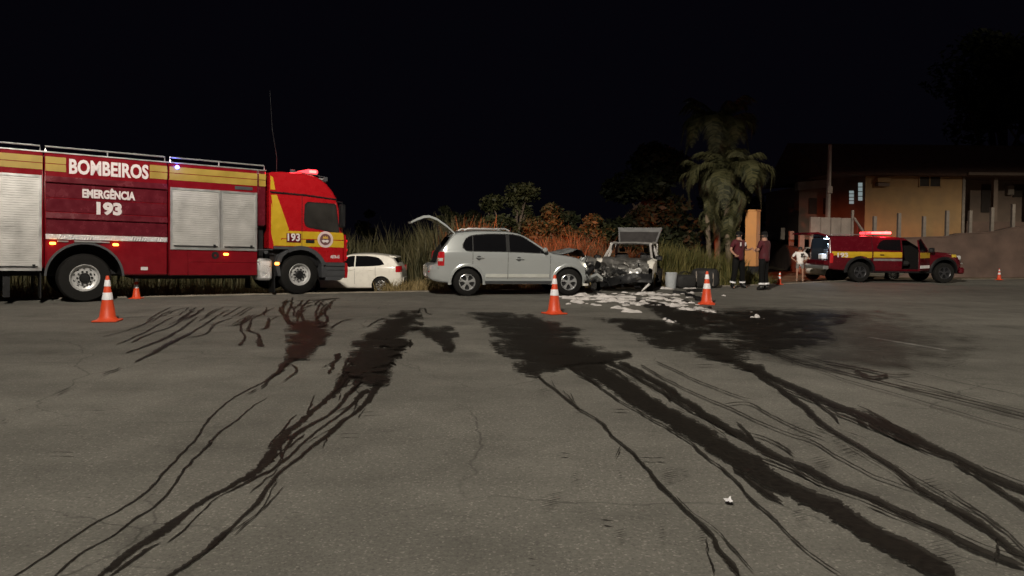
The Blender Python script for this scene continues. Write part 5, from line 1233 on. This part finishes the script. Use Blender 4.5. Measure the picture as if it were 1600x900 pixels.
    if shorts: D['pel2'] = D['pel']
    rs = dict(plo=.165*fat, pel=.162*fat, spi=.142*fat, che=.158*fat, nk2=.095, shl=.083, shr=.083, sl=.066, sr=.066)
    v, e, r = chain(names, [('plo', 'pel'), ('pel', 'spi'), ('spi', 'che'), ('che', 'nk2'), ('che', 'shl'), ('che', 'shr'), ('shl', 'sl'), ('shr', 'sr')], rs)
    skinned('shirt', v, e, r, top, p)
    # trousers or shorts
    D['anl2'] = mid('knl', 'anl', .93 if not shorts else -.25); D['anr2'] = mid('knr', 'anr', .93 if not shorts else -.25)
    D['knl2'] = D['knl'] if not shorts else mid('hil', 'knl', .45); D['knr2'] = D['knr'] if not shorts else mid('hir', 'knr', .45)
    D['pe2'] = mid('pel', 'spi', .6)
    rt = dict(pel=.156*fat, pe2=.150*fat, hil=.112*fat, hir=.112*fat, knl2=.088, knr2=.088, anl2=.078, anr2=.078)
    v, e, r = chain(list(rt), [('pel', 'pe2'), ('pel', 'hil'), ('pel', 'hir'), ('hil', 'knl2'), ('hir', 'knr2'), ('knl2', 'anl2'), ('knr2', 'anr2')], rt)
    skinned('shorts' if shorts else 'trousers', v, e, r, bottom, p)
    for s in 'lr':
        a, t = Vector(D['an'+s]), Vector(D['to'+s]); a2 = a + Vector((0, 0, .08*k)); heel = a - (t-a).normalized()*.05*k; heel.z = .035*k
        skinned('boot' if not shorts else 'sandal', [a2, a, heel, t], [(0, 1), (1, 2), (1, 3)], [.056*k, .056*k, .040*k, .044*k], shoes, p, 1)
        if not shorts:
            b = Vector(D['an'+s+'2']); u = Vector(D['kn'+s]) - Vector(D['an'+s]); u.normalize(); c0 = b + u*.05*k
            MB().tube([c0, c0+u*.05*k], .091*k, 14, cap=False).build('reflective_cuff', M['band'], p)
    if cap:
        cp = MB(); cp.lathe([(.095*k, -.005*k), (.097*k, .03*k), (.086*k, .072*k), (.05*k, .098*k), (.001, .105*k)], 18, c=(hx, hy+.006*k, hz_+.045*k))
        cp.build('cap', M['trousers'], p, 60)
        pts = [(hx-.075*k, hy-.05*k), (hx-.07*k, hy-.135*k), (hx, hy-.175*k), (hx+.07*k, hy-.135*k), (hx+.075*k, hy-.05*k)]
        MB().prism_xy(pts, hz_+.045*k, hz_+.056*k).build('cap_peak', M['trousers'], p)
        MB().lathe([(.089*k, -.035*k), (.092*k, .0), (.088*k, .045*k)], 18, c=(hx, hy+.012*k, hz_)).build('hair', M['hair'], p, 60)
    else:
        hb = MB(); vs = []
        hb.lathe([(.092*k, -.03*k), (.099*k, .03*k), (.092*k, .08*k), (.06*k, .112*k), (.001, .122*k)], 18, c=(hx, hy+.022*k, hz_)); hb.build('hair', M['hair'], p, 60)
        MB().lathe([(.001, .04*k), (.035*k, .02*k), (.035*k, -.02*k), (.001, -.04*k)], 12, c=(hx, hy+.11*k, hz_+.02*k)).build('hair_bun', M['hair'], p, 60)
    return p, D
a = G(1153, 450.5)
p1, D1 = person((a.x, a.y, 0), R(28), 1.77, 'firefighter in dark red shirt, black trousers and cap, facing the other with one forearm raised',
  dict(ell=(-.30, .03, 1.17), wrl=(-.31, -.14, 1.04), hal=(-.28, -.20, 1.0), elr=(.30, -.02, 1.17), wrr=(.26, -.24, 1.20), har=(.22, -.31, 1.21), hil=(-.105, 0, .93), knl=(-.17, -.03, .50), knr=(.17, 0, .50), anl=(-.22, .02, .09), anr=(.21, .03, .09), tol=(-.28, -.13, .035), tor=(.26, -.12, .035)),
  M['shirt'], M['trousers'], M['boots'], fat=1.08)
for x in (-.10, .10):
    MB().box(x-.028, x+.028, -.19, -.178, 1.30, 1.42, .004).build('chest_badge', M['white_txt'], p1)
a = G(1193, 453.5)
p2, D2 = person((a.x, a.y, 0), R(222), 1.76, 'firefighter in dark red shirt and cap seen from behind with arms folded',
  dict(ell=(-.27, -.06, 1.16), wrl=(-.03, -.24, 1.16), hal=(.06, -.25, 1.17), elr=(.27, -.06, 1.16), wrr=(.03, -.26, 1.21), har=(-.07, -.27, 1.22), knl=(-.11, -.02, .50), knr=(.12, .0, .50), anl=(-.12, .03, .09), anr=(.15, .02, .09), tol=(-.15, -.14, .035), tor=(.19, -.13, .035)),
  M['shirt'], M['trousers'], M['boots'], fat=1.1)
a = G(1253, 436.5); gz = groundz(a.x, a.y)
p3, D3 = person((a.x+.15, a.y+.6, groundz(a.x+.15, a.y+.6)+.02), R(-20), 1.42, 'person in pale pink shirt and beige shorts standing with hands on hips',
  dict(ell=(-.40, .06, 1.16), wrl=(-.22, -.08, 1.02), hal=(-.16, -.10, .99), elr=(.40, .06, 1.16), wrr=(.22, -.08, 1.02), har=(.16, -.10, .99), knl=(-.13, -.01, .50), knr=(.13, -.01, .50)),
  M['pinkshirt'], M['shorts'], mat('pale_sandals', (.3, .2, .15), .7), cap=False, shorts=True, fat=1.22)
for z, w in ((1.36, .075), (1.29, .06), (1.22, .08)): MB().box(.02, .02+w*1.6, -.205*.85-.02, -.205*.85, z*.81, (z+.04)*.81, .003).build('shirt_print', M['black'], p3)

# ------------------------------------------------------------------ plants
def strip(mb, base, h, lean, w, segs=3, curl=.5, rz=None):
    rz = rnd.uniform(0, 6.28) if rz is None else rz; sx, sy = math.cos(rz)*w/2, math.sin(rz)*w/2; vs = []
    for i in range(segs+1):
        t = i/segs; q = (1-t)**.7 if i < segs else .05
        c = (base[0]+lean[0]*t**1.8, base[1]+lean[1]*t**1.8, base[2]+h*(t - curl*.35*t**3))
        vs += [(c[0]-sx*q, c[1]-sy*q, c[2]), (c[0]+sx*q, c[1]+sy*q, c[2])]
    mb.add(vs, [(2*i, 2*i+1, 2*i+3, 2*i+2) for i in range(segs)])
def reeds(name, m, n, region, height, wid, label, spread=.35, clump=1.):
    mb = MB(); k = 0
    while k < n:
        x, y = region()
        h0 = height(x)*(1+.22*noise.noise((x*.55, y*.55, 3))+.10*noise.noise((x*1.7, y*1.7, 9)))
        if noise.noise((x*1.1, y*1.1, 20)) < -.36: continue
        for j in range(rnd.randint(3, 6)):
            h = h0*rnd.uniform(.55, 1.08); a = rnd.uniform(0, 6.28); l = h*spread*rnd.uniform(.1, 1.)
            strip(mb, (x+rnd.gauss(0, .07), y+rnd.gauss(0, .07), groundz(x, y)-.03), h, (l*math.cos(a), l*math.sin(a)), wid*rnd.uniform(.6, 1.4), 4, rnd.uniform(.1, 1)); k += 1
    return tag(mb.build(name, m, None, 0, fix=False), label, 'grass', kind='stuff')
def zone(x0, x1, d0, d1):
    def f(): x = rnd.uniform(x0, x1); return x, edgeY(x) + d0 + (d1-d0)*rnd.random()**1.3
    return f
reeds('tall_reeds', M['reed'], 12000, zone(-.4, 4.6, 4.2, 8.5), lin([(-.4, 1.9), (.6, 2.25), (2.0, 2.4), (3.2, 2.3), (3.9, 2.1), (4.6, 1.9)]), .035, 'tall dry reeds behind the two crashed cars')
reeds('green_reeds', M['reed_green'], 8500, zone(4.4, 8.1, 1.2, 4.5), lin([(4.4, 1.75), (5.6, 1.7), (7, 1.55), (8.1, 1.2)]), .035, 'green waist-high reeds growing at the foot of the palms')
reeds('dark_reeds', M['reed_dark'], 6000, zone(-3.3, -.3, 5.5, 10.5), lin([(-3.3, 2.4), (-3, 2.7), (-1.2, 3.0), (-.3, 2.5)]), .05, 'dark tall grass bank beside the raised silver tailgate')
reeds('dry_grass', M['drygrass'], 9000, zone(-3.6, 5.0, .5, 4.2), lin([(-3.6, .50), (0, .62), (3, .75), (5, .8)]), .018, 'dry yellow grass along the edge of the asphalt', .6)
reeds('bank_grass', M['drygrass'], 8000, zone(-20, -7.5, 2.4, 9), lin([(-20, .8), (-12, .9), (-7.5, .7)]), .025, 'dry grass bank seen below the fire engine', .6)
reeds('kerb_grass', M['reed_green'], 2600, zone(7.0, 9.4, .5, 2.0), lin([(7, .55), (8.6, .6), (9.4, .25)]), .02, 'low bright grass around the foot of the orange pillar', .6)
reeds('wild_grass', M['reed_dark'], 9000, zone(-26, -3.0, 12.5, 20), lin([(-26, 2.0), (-3.0, 2.8)]), .06, 'tall dark wild grass far behind the fire engine')

def tree(loc, h, crown, label, m, nleaf=2600, lsize=.16, trunk_r=.14, seed=1, group='dark trees beyond the reeds', blobs=9):
    r = random.Random(seed); t = empty('broadleaf_tree', loc, 0, label, 'tree', group)
    cr, cz0 = crown; tk = MB()
    pts = [(0, 0, -.3)]
    for i in range(1, 6): pts.append((r.gauss(0, .10)*i*.5, r.gauss(0, .10)*i*.5, h*.7*i/5))
    tk.tube(pts, [trunk_r*(1-.13*i) for i in range(6)], 8)
    cl = []
    for b in range(blobs):
        a = r.uniform(0, 6.28); rad = cr*r.uniform(.15, .85); z = cz0 + (h-cz0)*r.uniform(.12, .92); rad *= 1-.55*((z-cz0)/(h-cz0))**2
        c = Vector((rad*math.cos(a), rad*math.sin(a), z)); q = cr*r.uniform(.26, .46); cl.append((c, q))
        s0 = Vector(pts[r.randint(2, 4)]); tk.tube([s0, s0.lerp(c, .5)+Vector((0, 0, .12)), c], [trunk_r*.4, trunk_r*.25, trunk_r*.08], 5)
    tk.build('trunk', M['bark'], t)
    lb = MB()
    for k in range(nleaf):
        c, q = cl[r.randrange(blobs)]
        d = Vector((r.gauss(0, 1), r.gauss(0, 1), r.gauss(0, 1))).normalized()*q*r.random()**.42; d.z *= .75
        p = c+d; u = Vector((r.gauss(0, 1), r.gauss(0, 1), r.gauss(0, .6))).normalized(); v = u.cross(Vector((r.gauss(0, 1), r.gauss(0, 1), r.gauss(0, 1)))).normalized()
        s_ = lsize*r.uniform(.5, 1.3); lb.add([p-u*s_, p+v*s_*.42, p+u*s_, p-v*s_*.42], [(0, 1, 2, 3)])
    lb.build('crown', m, t, 0, fix=False); return t
def tree_at(px, top_y, Y, rad, label, m, base=None, **kw):
    q = P(px, top_y, Y); gz_ = groundz(q.x, Y); tree((q.x, Y, gz_), q.z-gz_, (rad, (q.z-gz_)*(base or .25)), label, m, **kw)
tree_at(572, 322, 52, 1.2, 'thin dark upright tree seen past the fire engine cab', M['leaf_dark'], nleaf=1400, seed=2, blobs=6)
tree_at(697, 318, 36, .8, 'narrow dark tree directly left of a far street light', M['leaf_dark'], nleaf=1500, seed=3, blobs=6)
tree_at(733, 332, 38, 1.2, 'low round tree behind the raised silver tailgate', M['leaf_dark'], nleaf=1800, seed=13)
tree_at(770, 300, 30, 1.3, 'bushy tree behind the roof of the silver car', M['leaf'], nleaf=4500, seed=4, lsize=.11, base=.12, blobs=14)
tree_at(808, 286, 30.5, 1.3, 'tallest of the bushy trees behind the dry reeds', M['leaf'], nleaf=4500, seed=5, lsize=.11, base=.12, blobs=14)
tree_at(852, 310, 29.5, 1.2, 'pale round-topped tree among the dry reeds', M['leaf'], nleaf=4500, seed=6, lsize=.11, base=.12, blobs=14)
tree_at(886, 294, 32, .8, 'slender dark tree rising behind the dry reeds', M['leaf_dark'], nleaf=1600, seed=7, blobs=7)
tree_at(934, 322, 29.5, .9, 'rusty-lit bush beside the raised grey hatch', M['leaf'], nleaf=3500, seed=8, lsize=.11, base=.12, blobs=12)
tree_at(905, 335, 29, .9, 'low bush in the dry reeds behind the crushed bonnet', M['leaf'], nleaf=3500, seed=18, lsize=.11, base=.12, blobs=12)
tree_at(1012, 206, 35.5, 2.6, 'huge black-looking tree behind the wrecked hatchback', M['leaf_dark'], nleaf=11000, seed=9, lsize=.2, trunk_r=.3, blobs=22, base=.10)
tree_at(1150, 300, 60, 3.5, 'broad dark tree far behind the palms', M['leaf_dark'], nleaf=3500, seed=19, lsize=.3, trunk_r=.3, blobs=12, base=.1)
tree_at(1570, 40, 56, 6.0, 'tall spreading tree rising behind the house roof', M['leaf_dark'], nleaf=6500, seed=10, lsize=.3, trunk_r=.45, blobs=18, base=.5)
tree_at(1640, 90, 50, 4.5, 'large dark tree beside the spreading one behind the house', M['leaf_dark'], nleaf=4000, seed=11, lsize=.3, trunk_r=.4, blobs=14, base=.45)

# palms with drooping feathery fronds
def frond_mesh(L_, droop, seed):
    r = random.Random(seed); mb = MB(); pts = []
    n = 16
    for i in range(n+1):
        t = i/n; pts.append(Vector((L_*(math.sin(min(1.45, .3+t*1.5))-math.sin(.3))*.95, 0, L_*(.55*t - droop*t*t))))
    mb.tube(pts, [.022*(1-.85*i/n) for i in range(n+1)], 4)
    for i in range(2, n*4):
        t = i/(n*4); f = t*n; j = min(n-1, int(f)); c = pts[j].lerp(pts[j+1], f-j); d = (pts[j+1]-pts[j]).normalized()
        ll = L_*.34*math.sin(math.pi*min(1, .12+t*.88))**.7*r.uniform(.8, 1.15)
        for s in (-1, 1):
            o_ = Vector((d.x*.55, s*.8, d.z*.4+.10)).normalized(); e1 = c+o_*ll*.5; e2 = c+o_*ll*.85+Vector((0, 0, -ll*.42*r.uniform(.6, 1.3)))
            w = d*.012; mb.add([c-w, c+w, e1+w*1.2, e1-w*1.2, e2], [(0, 1, 2, 3), (3, 2, 4)])
    me = bpy.data.meshes.new('frond'); me.from_pydata([tuple(v) for v in mb.v], [], mb.f); me.materials.append(M['frond']); return me
FR = [frond_mesh(1.75, .55, 1), frond_mesh(1.9, .85, 2), frond_mesh(1.6, 1.15, 3), frond_mesh(1.5, 1.5, 4)]
def palm(px, base_y, Y, crown_y, label, n=22, sc=1., trunk_r=.10, seed=1):
    r = random.Random(seed); b = P(px, base_y, Y); c = P(px+r.uniform(-4, 4), crown_y, Y); gz_ = groundz(b.x, Y); hh = c.z-gz_
    t = empty('palm_tree', (b.x, Y, gz_), 0, label, 'palm tree')
    tk = [(0, 0, -.2)] + [(.05*math.sin(i*1.1), .05*math.cos(i), hh*i/8) for i in range(1, 9)]
    MB().tube(tk, [trunk_r*1.5, trunk_r*1.2] + [trunk_r*(1+.05*(i % 2)) for i in range(7)], 10).build('trunk', M['palmbark'], t)
    for k in range(n):
        me = FR[0 if k < n*.25 else 1 if k < n*.55 else 2 if k < n*.8 else 3]
        o = bpy.data.objects.new('frond', me); col.objects.link(o); o.parent = t; o.location = (tk[-1][0], tk[-1][1], hh+r.uniform(-.18, .1))
        s_ = sc*r.uniform(.8, 1.15); o.scale = (s_, s_, s_); o.rotation_euler = (r.uniform(-.15, .15), r.uniform(-.55, -.2) if k < n*.25 else r.uniform(-.25, .2), k*2.39996+r.uniform(-.3, .3))
    for k in range(int(n*.55)):                              # dead fronds hanging along the trunk
        o = bpy.data.objects.new('hanging_frond', FR[3]); col.objects.link(o); o.parent = t; o.location = (tk[-1][0], tk[-1][1], hh*r.uniform(.62, .97))
        s_ = sc*r.uniform(.55, .85); o.scale = (s_, s_, s_*1.25); o.rotation_euler = (r.uniform(-.2, .2), r.uniform(.45, .95), k*2.39996+.7)
    return t
palm(1136, 440, 25.6, 266, 'shorter full palm with drooping fronds behind the two firefighters', 30, .98, .10, 3)
palm(1106, 440, 26.6, 268, 'leaning palm in the reeds left of the full palm', 18, .8, .09, 5)
palm(1118, 440, 28.5, 190, 'tallest palm rising above the other palms', 26, 1.1, .12, 4)

# ------------------------------------------------------------------ orange pillar, walls, house, poles
b = P(1175, 416, 26.2)
t = empty('orange_pillar', (b.x, 26.2, groundz(b.x, 26.2)), R(-38), 'square orange painted pillar on a dark plinth beside the firefighters', 'pillar')
zt_ = P(1175, 329, 26.2).z - t.location.z; zb_ = b.z - t.location.z
MB().box(-.20, .20, -.20, .20, zb_, zt_, .012).build('shaft', M['totem'], t)
MB().box(-.17, .17, -.17, .17, -.1, zb_, .01).build('plinth', M['black'], t)
MB().box(-.215, .215, -.215, .215, zt_-.03, zt_+.03, .01).build('cap_stone', M['totem'], t)

# retaining wall with posts on top
Yw = 34.5
wt_ = lin([(1340, 376), (1400, 373), (1480, 370.5), (1500, 366), (1550, 364), (1580, 357), (1700, 345)])
rw = empty('retaining_wall', (P(1340, 430, Yw).x, Yw, 0), 0, 'long dark reddish retaining wall behind the rescue pickup', 'wall'); ox = rw.location.x
tp_ = [(P(px, wt_(px), Yw).x-ox, P(px, wt_(px), Yw).z) for px in range(1340, 1900, 20)]
bt_ = [(x, -.4) for x, z in tp_[::-1]]
MB().prism(tp_+bt_, 0, .35).build('wall_face', M['wallred'], rw, 20)
cp_ = [(x, z+.05) for x, z in tp_] + [(x, z) for x, z in tp_[::-1]]
MB().prism(cp_, -.03, .38).build('coping', M['wallred'], rw, 20)
pm = None
for i, (px, ty, by) in enumerate([(1366, 338, 373), (1404, 333, 373), (1443, 338, 372), (1479, 329, 371), (1515, 329, 365), (1549, 324, 364), (1582, 319, 357), (1618, 315, 352)]):
    q = P(px, by, Yw+.17); z1 = P(px, ty, Yw+.17).z
    o = MB().box(-.075, .075, -.075, .075, -.04, z1-q.z, .012).build('fence_post', M['post'], None); o.location = (q.x, Yw+.17, q.z)
    tag(o, 'pale concrete fence post on top of the long retaining wall', 'fence post', 'posts on the retaining wall')
# wall and posts along the side street
sp0 = [(1252, 367.5, 386, 38), (1236, 361, 390, 42), (1222, 356, 383, 46), (1209, 351, 376, 51)]
P0, P1_ = P(1262, 392, 35.5), P(1190, 372, 56)
sw = empty('side_street_wall', (P0.x, P0.y, 0), 0, 'low dark wall running up the side street behind the pillar', 'wall')
d_ = P1_-P0; vs = []
for q, dd in ((Vector((0, 0, 0)), 0), (d_, 0), (Vector((.3, 0, 0)), 0), (d_+Vector((.3, 0, 0)), 0)):
    zz = P0.z if q.length < 1 else P1_.z; vs += [(q.x, q.y, -.5), (q.x, q.y, zz)]
MB().add(vs, [(0, 1, 3, 2), (4, 6, 7, 5), (1, 5, 7, 3), (0, 4, 5, 1), (2, 3, 7, 6)]).build('wall_face', M['wallred'], sw, 0)
for px, ty, by, Y in sp0:
    q = P(px, by, Y); z1 = P(px, ty, Y).z; o = MB().box(-.13, .13, -.10, .10, 0, z1-q.z+.15, .015).build('fence_post', M['post'], None); o.location = (q.x, Y, q.z-.15)
    tag(o, 'white post standing in the side street wall', 'fence post', 'posts along the side street')
# pale boundary wall panel with leaning brace
a, b2 = P(1268, 372, 33.0), P(1332, 372, 33.0)
t = empty('boundary_wall', ((a.x+b2.x)/2, 33.2, groundz(a.x, 33)), 0, 'stained concrete boundary wall behind the tail of the rescue pickup', 'wall')
hw_ = (b2.x-a.x)/2; zt_ = P(1300, 339, 33.0).z - t.location.z
for k in range(4): MB().box(-hw_+k*hw_/2+.01, -hw_+(k+1)*hw_/2-.01, -.06+.012*(k % 2), .10, -.3, zt_-.04*k*.3, .01).build('wall_panel', M['concrete'], t)
t2 = empty('timber_brace', (b2.x, 33.2, groundz(b2.x, 33)), 0, 'leaning timber brace with its post beside the boundary wall', 'brace')
MB().box(.02, .12, -.05, .05, -.2, P(1330, 328, 33).z-t2.location.z, .01).build('post', M['post'], t2)
MB().tube([(.10, -.08, P(1332, 340, 33).z-t2.location.z), (.62, -.08, P(1350, 366, 33).z-t2.location.z), (1.1, -.08, .3)], .05, 6).build('strut', M['post'], t2)

# house on the terrace
Yh = 43.; hx0, hx1, hx2 = P(1352, 300, Yh).x, P(1507, 300, Yh).x, P(1760, 300, Yh).x
zc = P(1430, 268, Yh).z
hs = empty('terrace_house', (hx0, Yh, 0), 0, 'ochre house with dark tiled roof standing above the retaining wall', 'house')
L_ = hx1-hx0; L2 = hx2-hx0
MB().box(0, L_, 0, 9, -.3, zc).build('front_wall', M['ochre'], hs, 0)
MB().box(L_-.14, L_+.02, -.05, .12, -.3, zc-.02).build('corner_pillar', M['post'], hs, 0)
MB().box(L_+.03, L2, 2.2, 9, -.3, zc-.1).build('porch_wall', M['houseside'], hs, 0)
def hz_(py, px=1430): return P(px, py, Yh).z
def hx_(px): return P(px, 300, Yh).x - hx0
w1 = MB().box(hx_(1436), hx_(1468), -.03, .02, hz_(291), hz_(276)).build('window', M['woodd'], hs, 0)
fr_ = MB()
for a_, b_, c_, d2 in ((1434.5, 1436, 292, 275), (1468, 1469.5, 292, 275), (1434.5, 1469.5, 276, 275), (1434.5, 1469.5, 292, 291), (1451, 1452.5, 291, 276)): MB().box(hx_(a_), hx_(b_), -.06, .0, hz_(c_), hz_(d2)).build('frame', M['ochre'], w1, 0)
MB().box(hx_(1367), hx_(1385), -.35, .05, hz_(292), hz_(287)).build('air_conditioner', M['houseside'], hs)
MB().box(hx_(1366), hx_(1386), -.40, .0, hz_(286), hz_(279), .02).build('awning', M['ochre'], hs)
q = lambda px: P(px, 300, Yh+2.2).x - hx0
MB().box(q(1533), q(1557), 2.15, 2.22, P(1540, 332, Yh+2.2).z, P(1540, 288, Yh+2.2).z).build('door', M['woodd'], hs, 0)
MB().box(q(1582), q(1604), 2.15, 2.22, P(1590, 308, Yh+2.2).z, P(1590, 288, Yh+2.2).z).build('window', M['woodd'], hs, 0)
MB().box(q(1570), q(1580), 1.9, 2.2, P(1575, 305, Yh+2.2).z, P(1575, 290, Yh+2.2).z, .03).build('meter_box', M['post'], hs)
for px in (1556, 1640): MB().box(hx_(px)-.12, hx_(px)+.12, .0, .24, -.3, zc-.15).build('porch_column', M['houseside'], hs, 0)
MB().box(hx_(1510), L2, -.1, 2.2, -.3, hz_(345)).build('porch_base', M['wallred'], hs, 0)
# left flank with the lit windows
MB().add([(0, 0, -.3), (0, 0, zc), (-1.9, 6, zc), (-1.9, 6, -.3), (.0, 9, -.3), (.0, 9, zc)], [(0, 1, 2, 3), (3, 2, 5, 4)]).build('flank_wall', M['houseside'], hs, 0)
def flank(px, py, off=-.03):
    r = cam_ray(px, py); n_ = Vector((6, 1.9, 0)).normalized(); o0 = Vector((hx0, Yh, 0)); t_ = (n_.dot(o0-Vector((0, 0, CAM_H))) )/n_.dot(r); v = Vector((0, 0, CAM_H))+r*t_; v -= n_*(-off); return v - o0
for xa, xb, ya, yb, skew in ((1328, 1335, 297.5, 319, 1.5), (1342, 1348.5, 285, 314, 1.5)):
    w = MB().add([flank(xa-1, yb+1, -.02), flank(xb+1, yb, -.02), flank(xb+1, ya-1, -.02), flank(xa-1, ya+skew-1, -.02)], [(0, 1, 2, 3)]).build('window', M['houseside'], hs, 0)
    for k in range(4):
        z0, z1 = ya+(yb-ya)*k/4+.6, ya+(yb-ya)*(k+1)/4-.6
        MB().add([flank(xa, z1, -.05), flank(xb, z1, -.05), flank(xb, z0, -.05), flank(xa, z0, -.05)], [(0, 1, 2, 3)]).build('pane', M['window_lit'], w, 0)
# roof: long gable over everything
ze, zr = P(1430, 270, Yh-.7).z, P(1430, 226, Yh+4.5).z
rf = MB().add([(-2.4, -.7, ze), (L2, -.7, ze), (L2, 4.5, zr), (-2.9, 4.5, zr), (-2.4, 10, ze), (L2, 10, ze), (-2.4, -.7, ze-.14), (L2, -.7, ze-.14), (L2, 10, ze-.14), (-2.4, 10, ze-.14)],
     [(0, 1, 2, 3), (3, 2, 5, 4), (0, 6, 7, 1), (4, 5, 8, 9), (0, 3, 4, 9, 6), (1, 7, 8, 5, 2), (6, 9, 8, 7)]).build('roof', M['roof'], hs, 0)
for k in range(30):
    y = -.66+5.1*k/30; z = ze+(zr-ze)*(y+.7)/5.2
    MB().box(-2.5, L2, y, y+.06, z+.012, z+.05).build('tile_course', M['roof'], rf, 0)
MB().box(L_-.3, L2, -.85, -.74, ze-.10, ze+.06).build('fascia', M['houseside'], rf, 0)
# neighbouring low block with pale fascia
a, b2 = P(1249, 290, 46), P(1310, 290, 46)
t = empty('neighbour_house', (a.x, 46, 0), 0, 'dark neighbouring house with pale fascia behind the utility pole', 'house')
zf = P(1280, 292, 46).z; wz_ = b2.x-a.x
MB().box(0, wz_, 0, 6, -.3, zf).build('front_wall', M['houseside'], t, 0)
MB().add([(-.2, -.3, zf-.25), (wz_+.1, -.3, zf+.05), (wz_+.1, -.3, zf+.55), (-.2, -.3, zf+.25), (-.2, .2, zf-.25), (wz_+.1, .2, zf+.05), (wz_+.1, .2, zf+.55), (-.2, .2, zf+.25)], [(0, 1, 2, 3), (4, 7, 6, 5), (3, 2, 6, 7), (0, 4, 5, 1), (0, 3, 7, 4), (1, 5, 6, 2)]).build('fascia', M['concrete'], t, 0)
MB().add([(-.3, -.28, zf+.25), (wz_+.1, -.28, zf+.55), (wz_+.1, 3, zf+2.6), (wz_*.45, 3, zf+1.9), (-.3, 6, zf+.25), (wz_+.1, 6, zf+.5)], [(0, 1, 2, 3), (3, 2, 5, 4), (0, 3, 4)]).build('roof', M['roof'], t, 0)
for x in (.6, 1.5): MB().box(x, x+.5, -.03, .01, zf-1.7, zf-.7).build('window', M['woodd'], t, 0)
# raised yard behind the wall that the house stands on
b0 = P(1340, 372, Yw+.4)
o = MB().add([(b0.x, Yw+.3, 1.62), (b0.x+60, Yw+.3, 1.75), (b0.x+60, Yw+40, 2.4), (b0.x-4, Yw+40, 1.6), (b0.x, Yw+.3, -.5), (b0.x+60, Yw+.3, -.5)], [(0, 1, 2, 3), (4, 5, 1, 0)]).build('terrace', M['soil'], None, 0); tag(o, kind='structure')
# utility pole and far street lamps
q = P(1291, 430, 36); z1 = P(1291, 226, 36).z
t = empty('utility_pole', (q.x, 36, groundz(q.x, 36)), 0, 'slim grey concrete utility pole in front of the house', 'pole')
MB().tube([(0, 0, -.2), (.02, 0, 4), (.05, 0, z1-t.location.z)], [.13, .11, .085], 12).build('shaft', M['concrete'], t)
MB().box(-.10, .16, -.16, -.06, 4.0, 4.35, .02).build('meter_box', M['post'], t)
for px, py, Y, lab in ((708, 336, 130, 'far street lamp glowing above the dark grass left of the trees'), (815.5, 353, 150, 'far street lamp glowing between the trees over the silver car'), (1055, 341, 160, 'tiny far lamp left of the palm trunks')):
    q = P(px, py, Y); t = empty('far_street_lamp', (q.x, Y, -.6), 0, lab, 'street lamp', 'far street lamps')
    MB().tube([(0, .3, -.1), (0, .3, q.z+.75)], .09, 6).build('pole', M['concrete'], t)
    MB().lathe([(.001, .24), (.20, .15), (.26, 0), (.20, -.15), (.001, -.24)], 12, c=(0, 0, q.z+.6)).build('lamp_head', M['far_lamp'], t, 60)
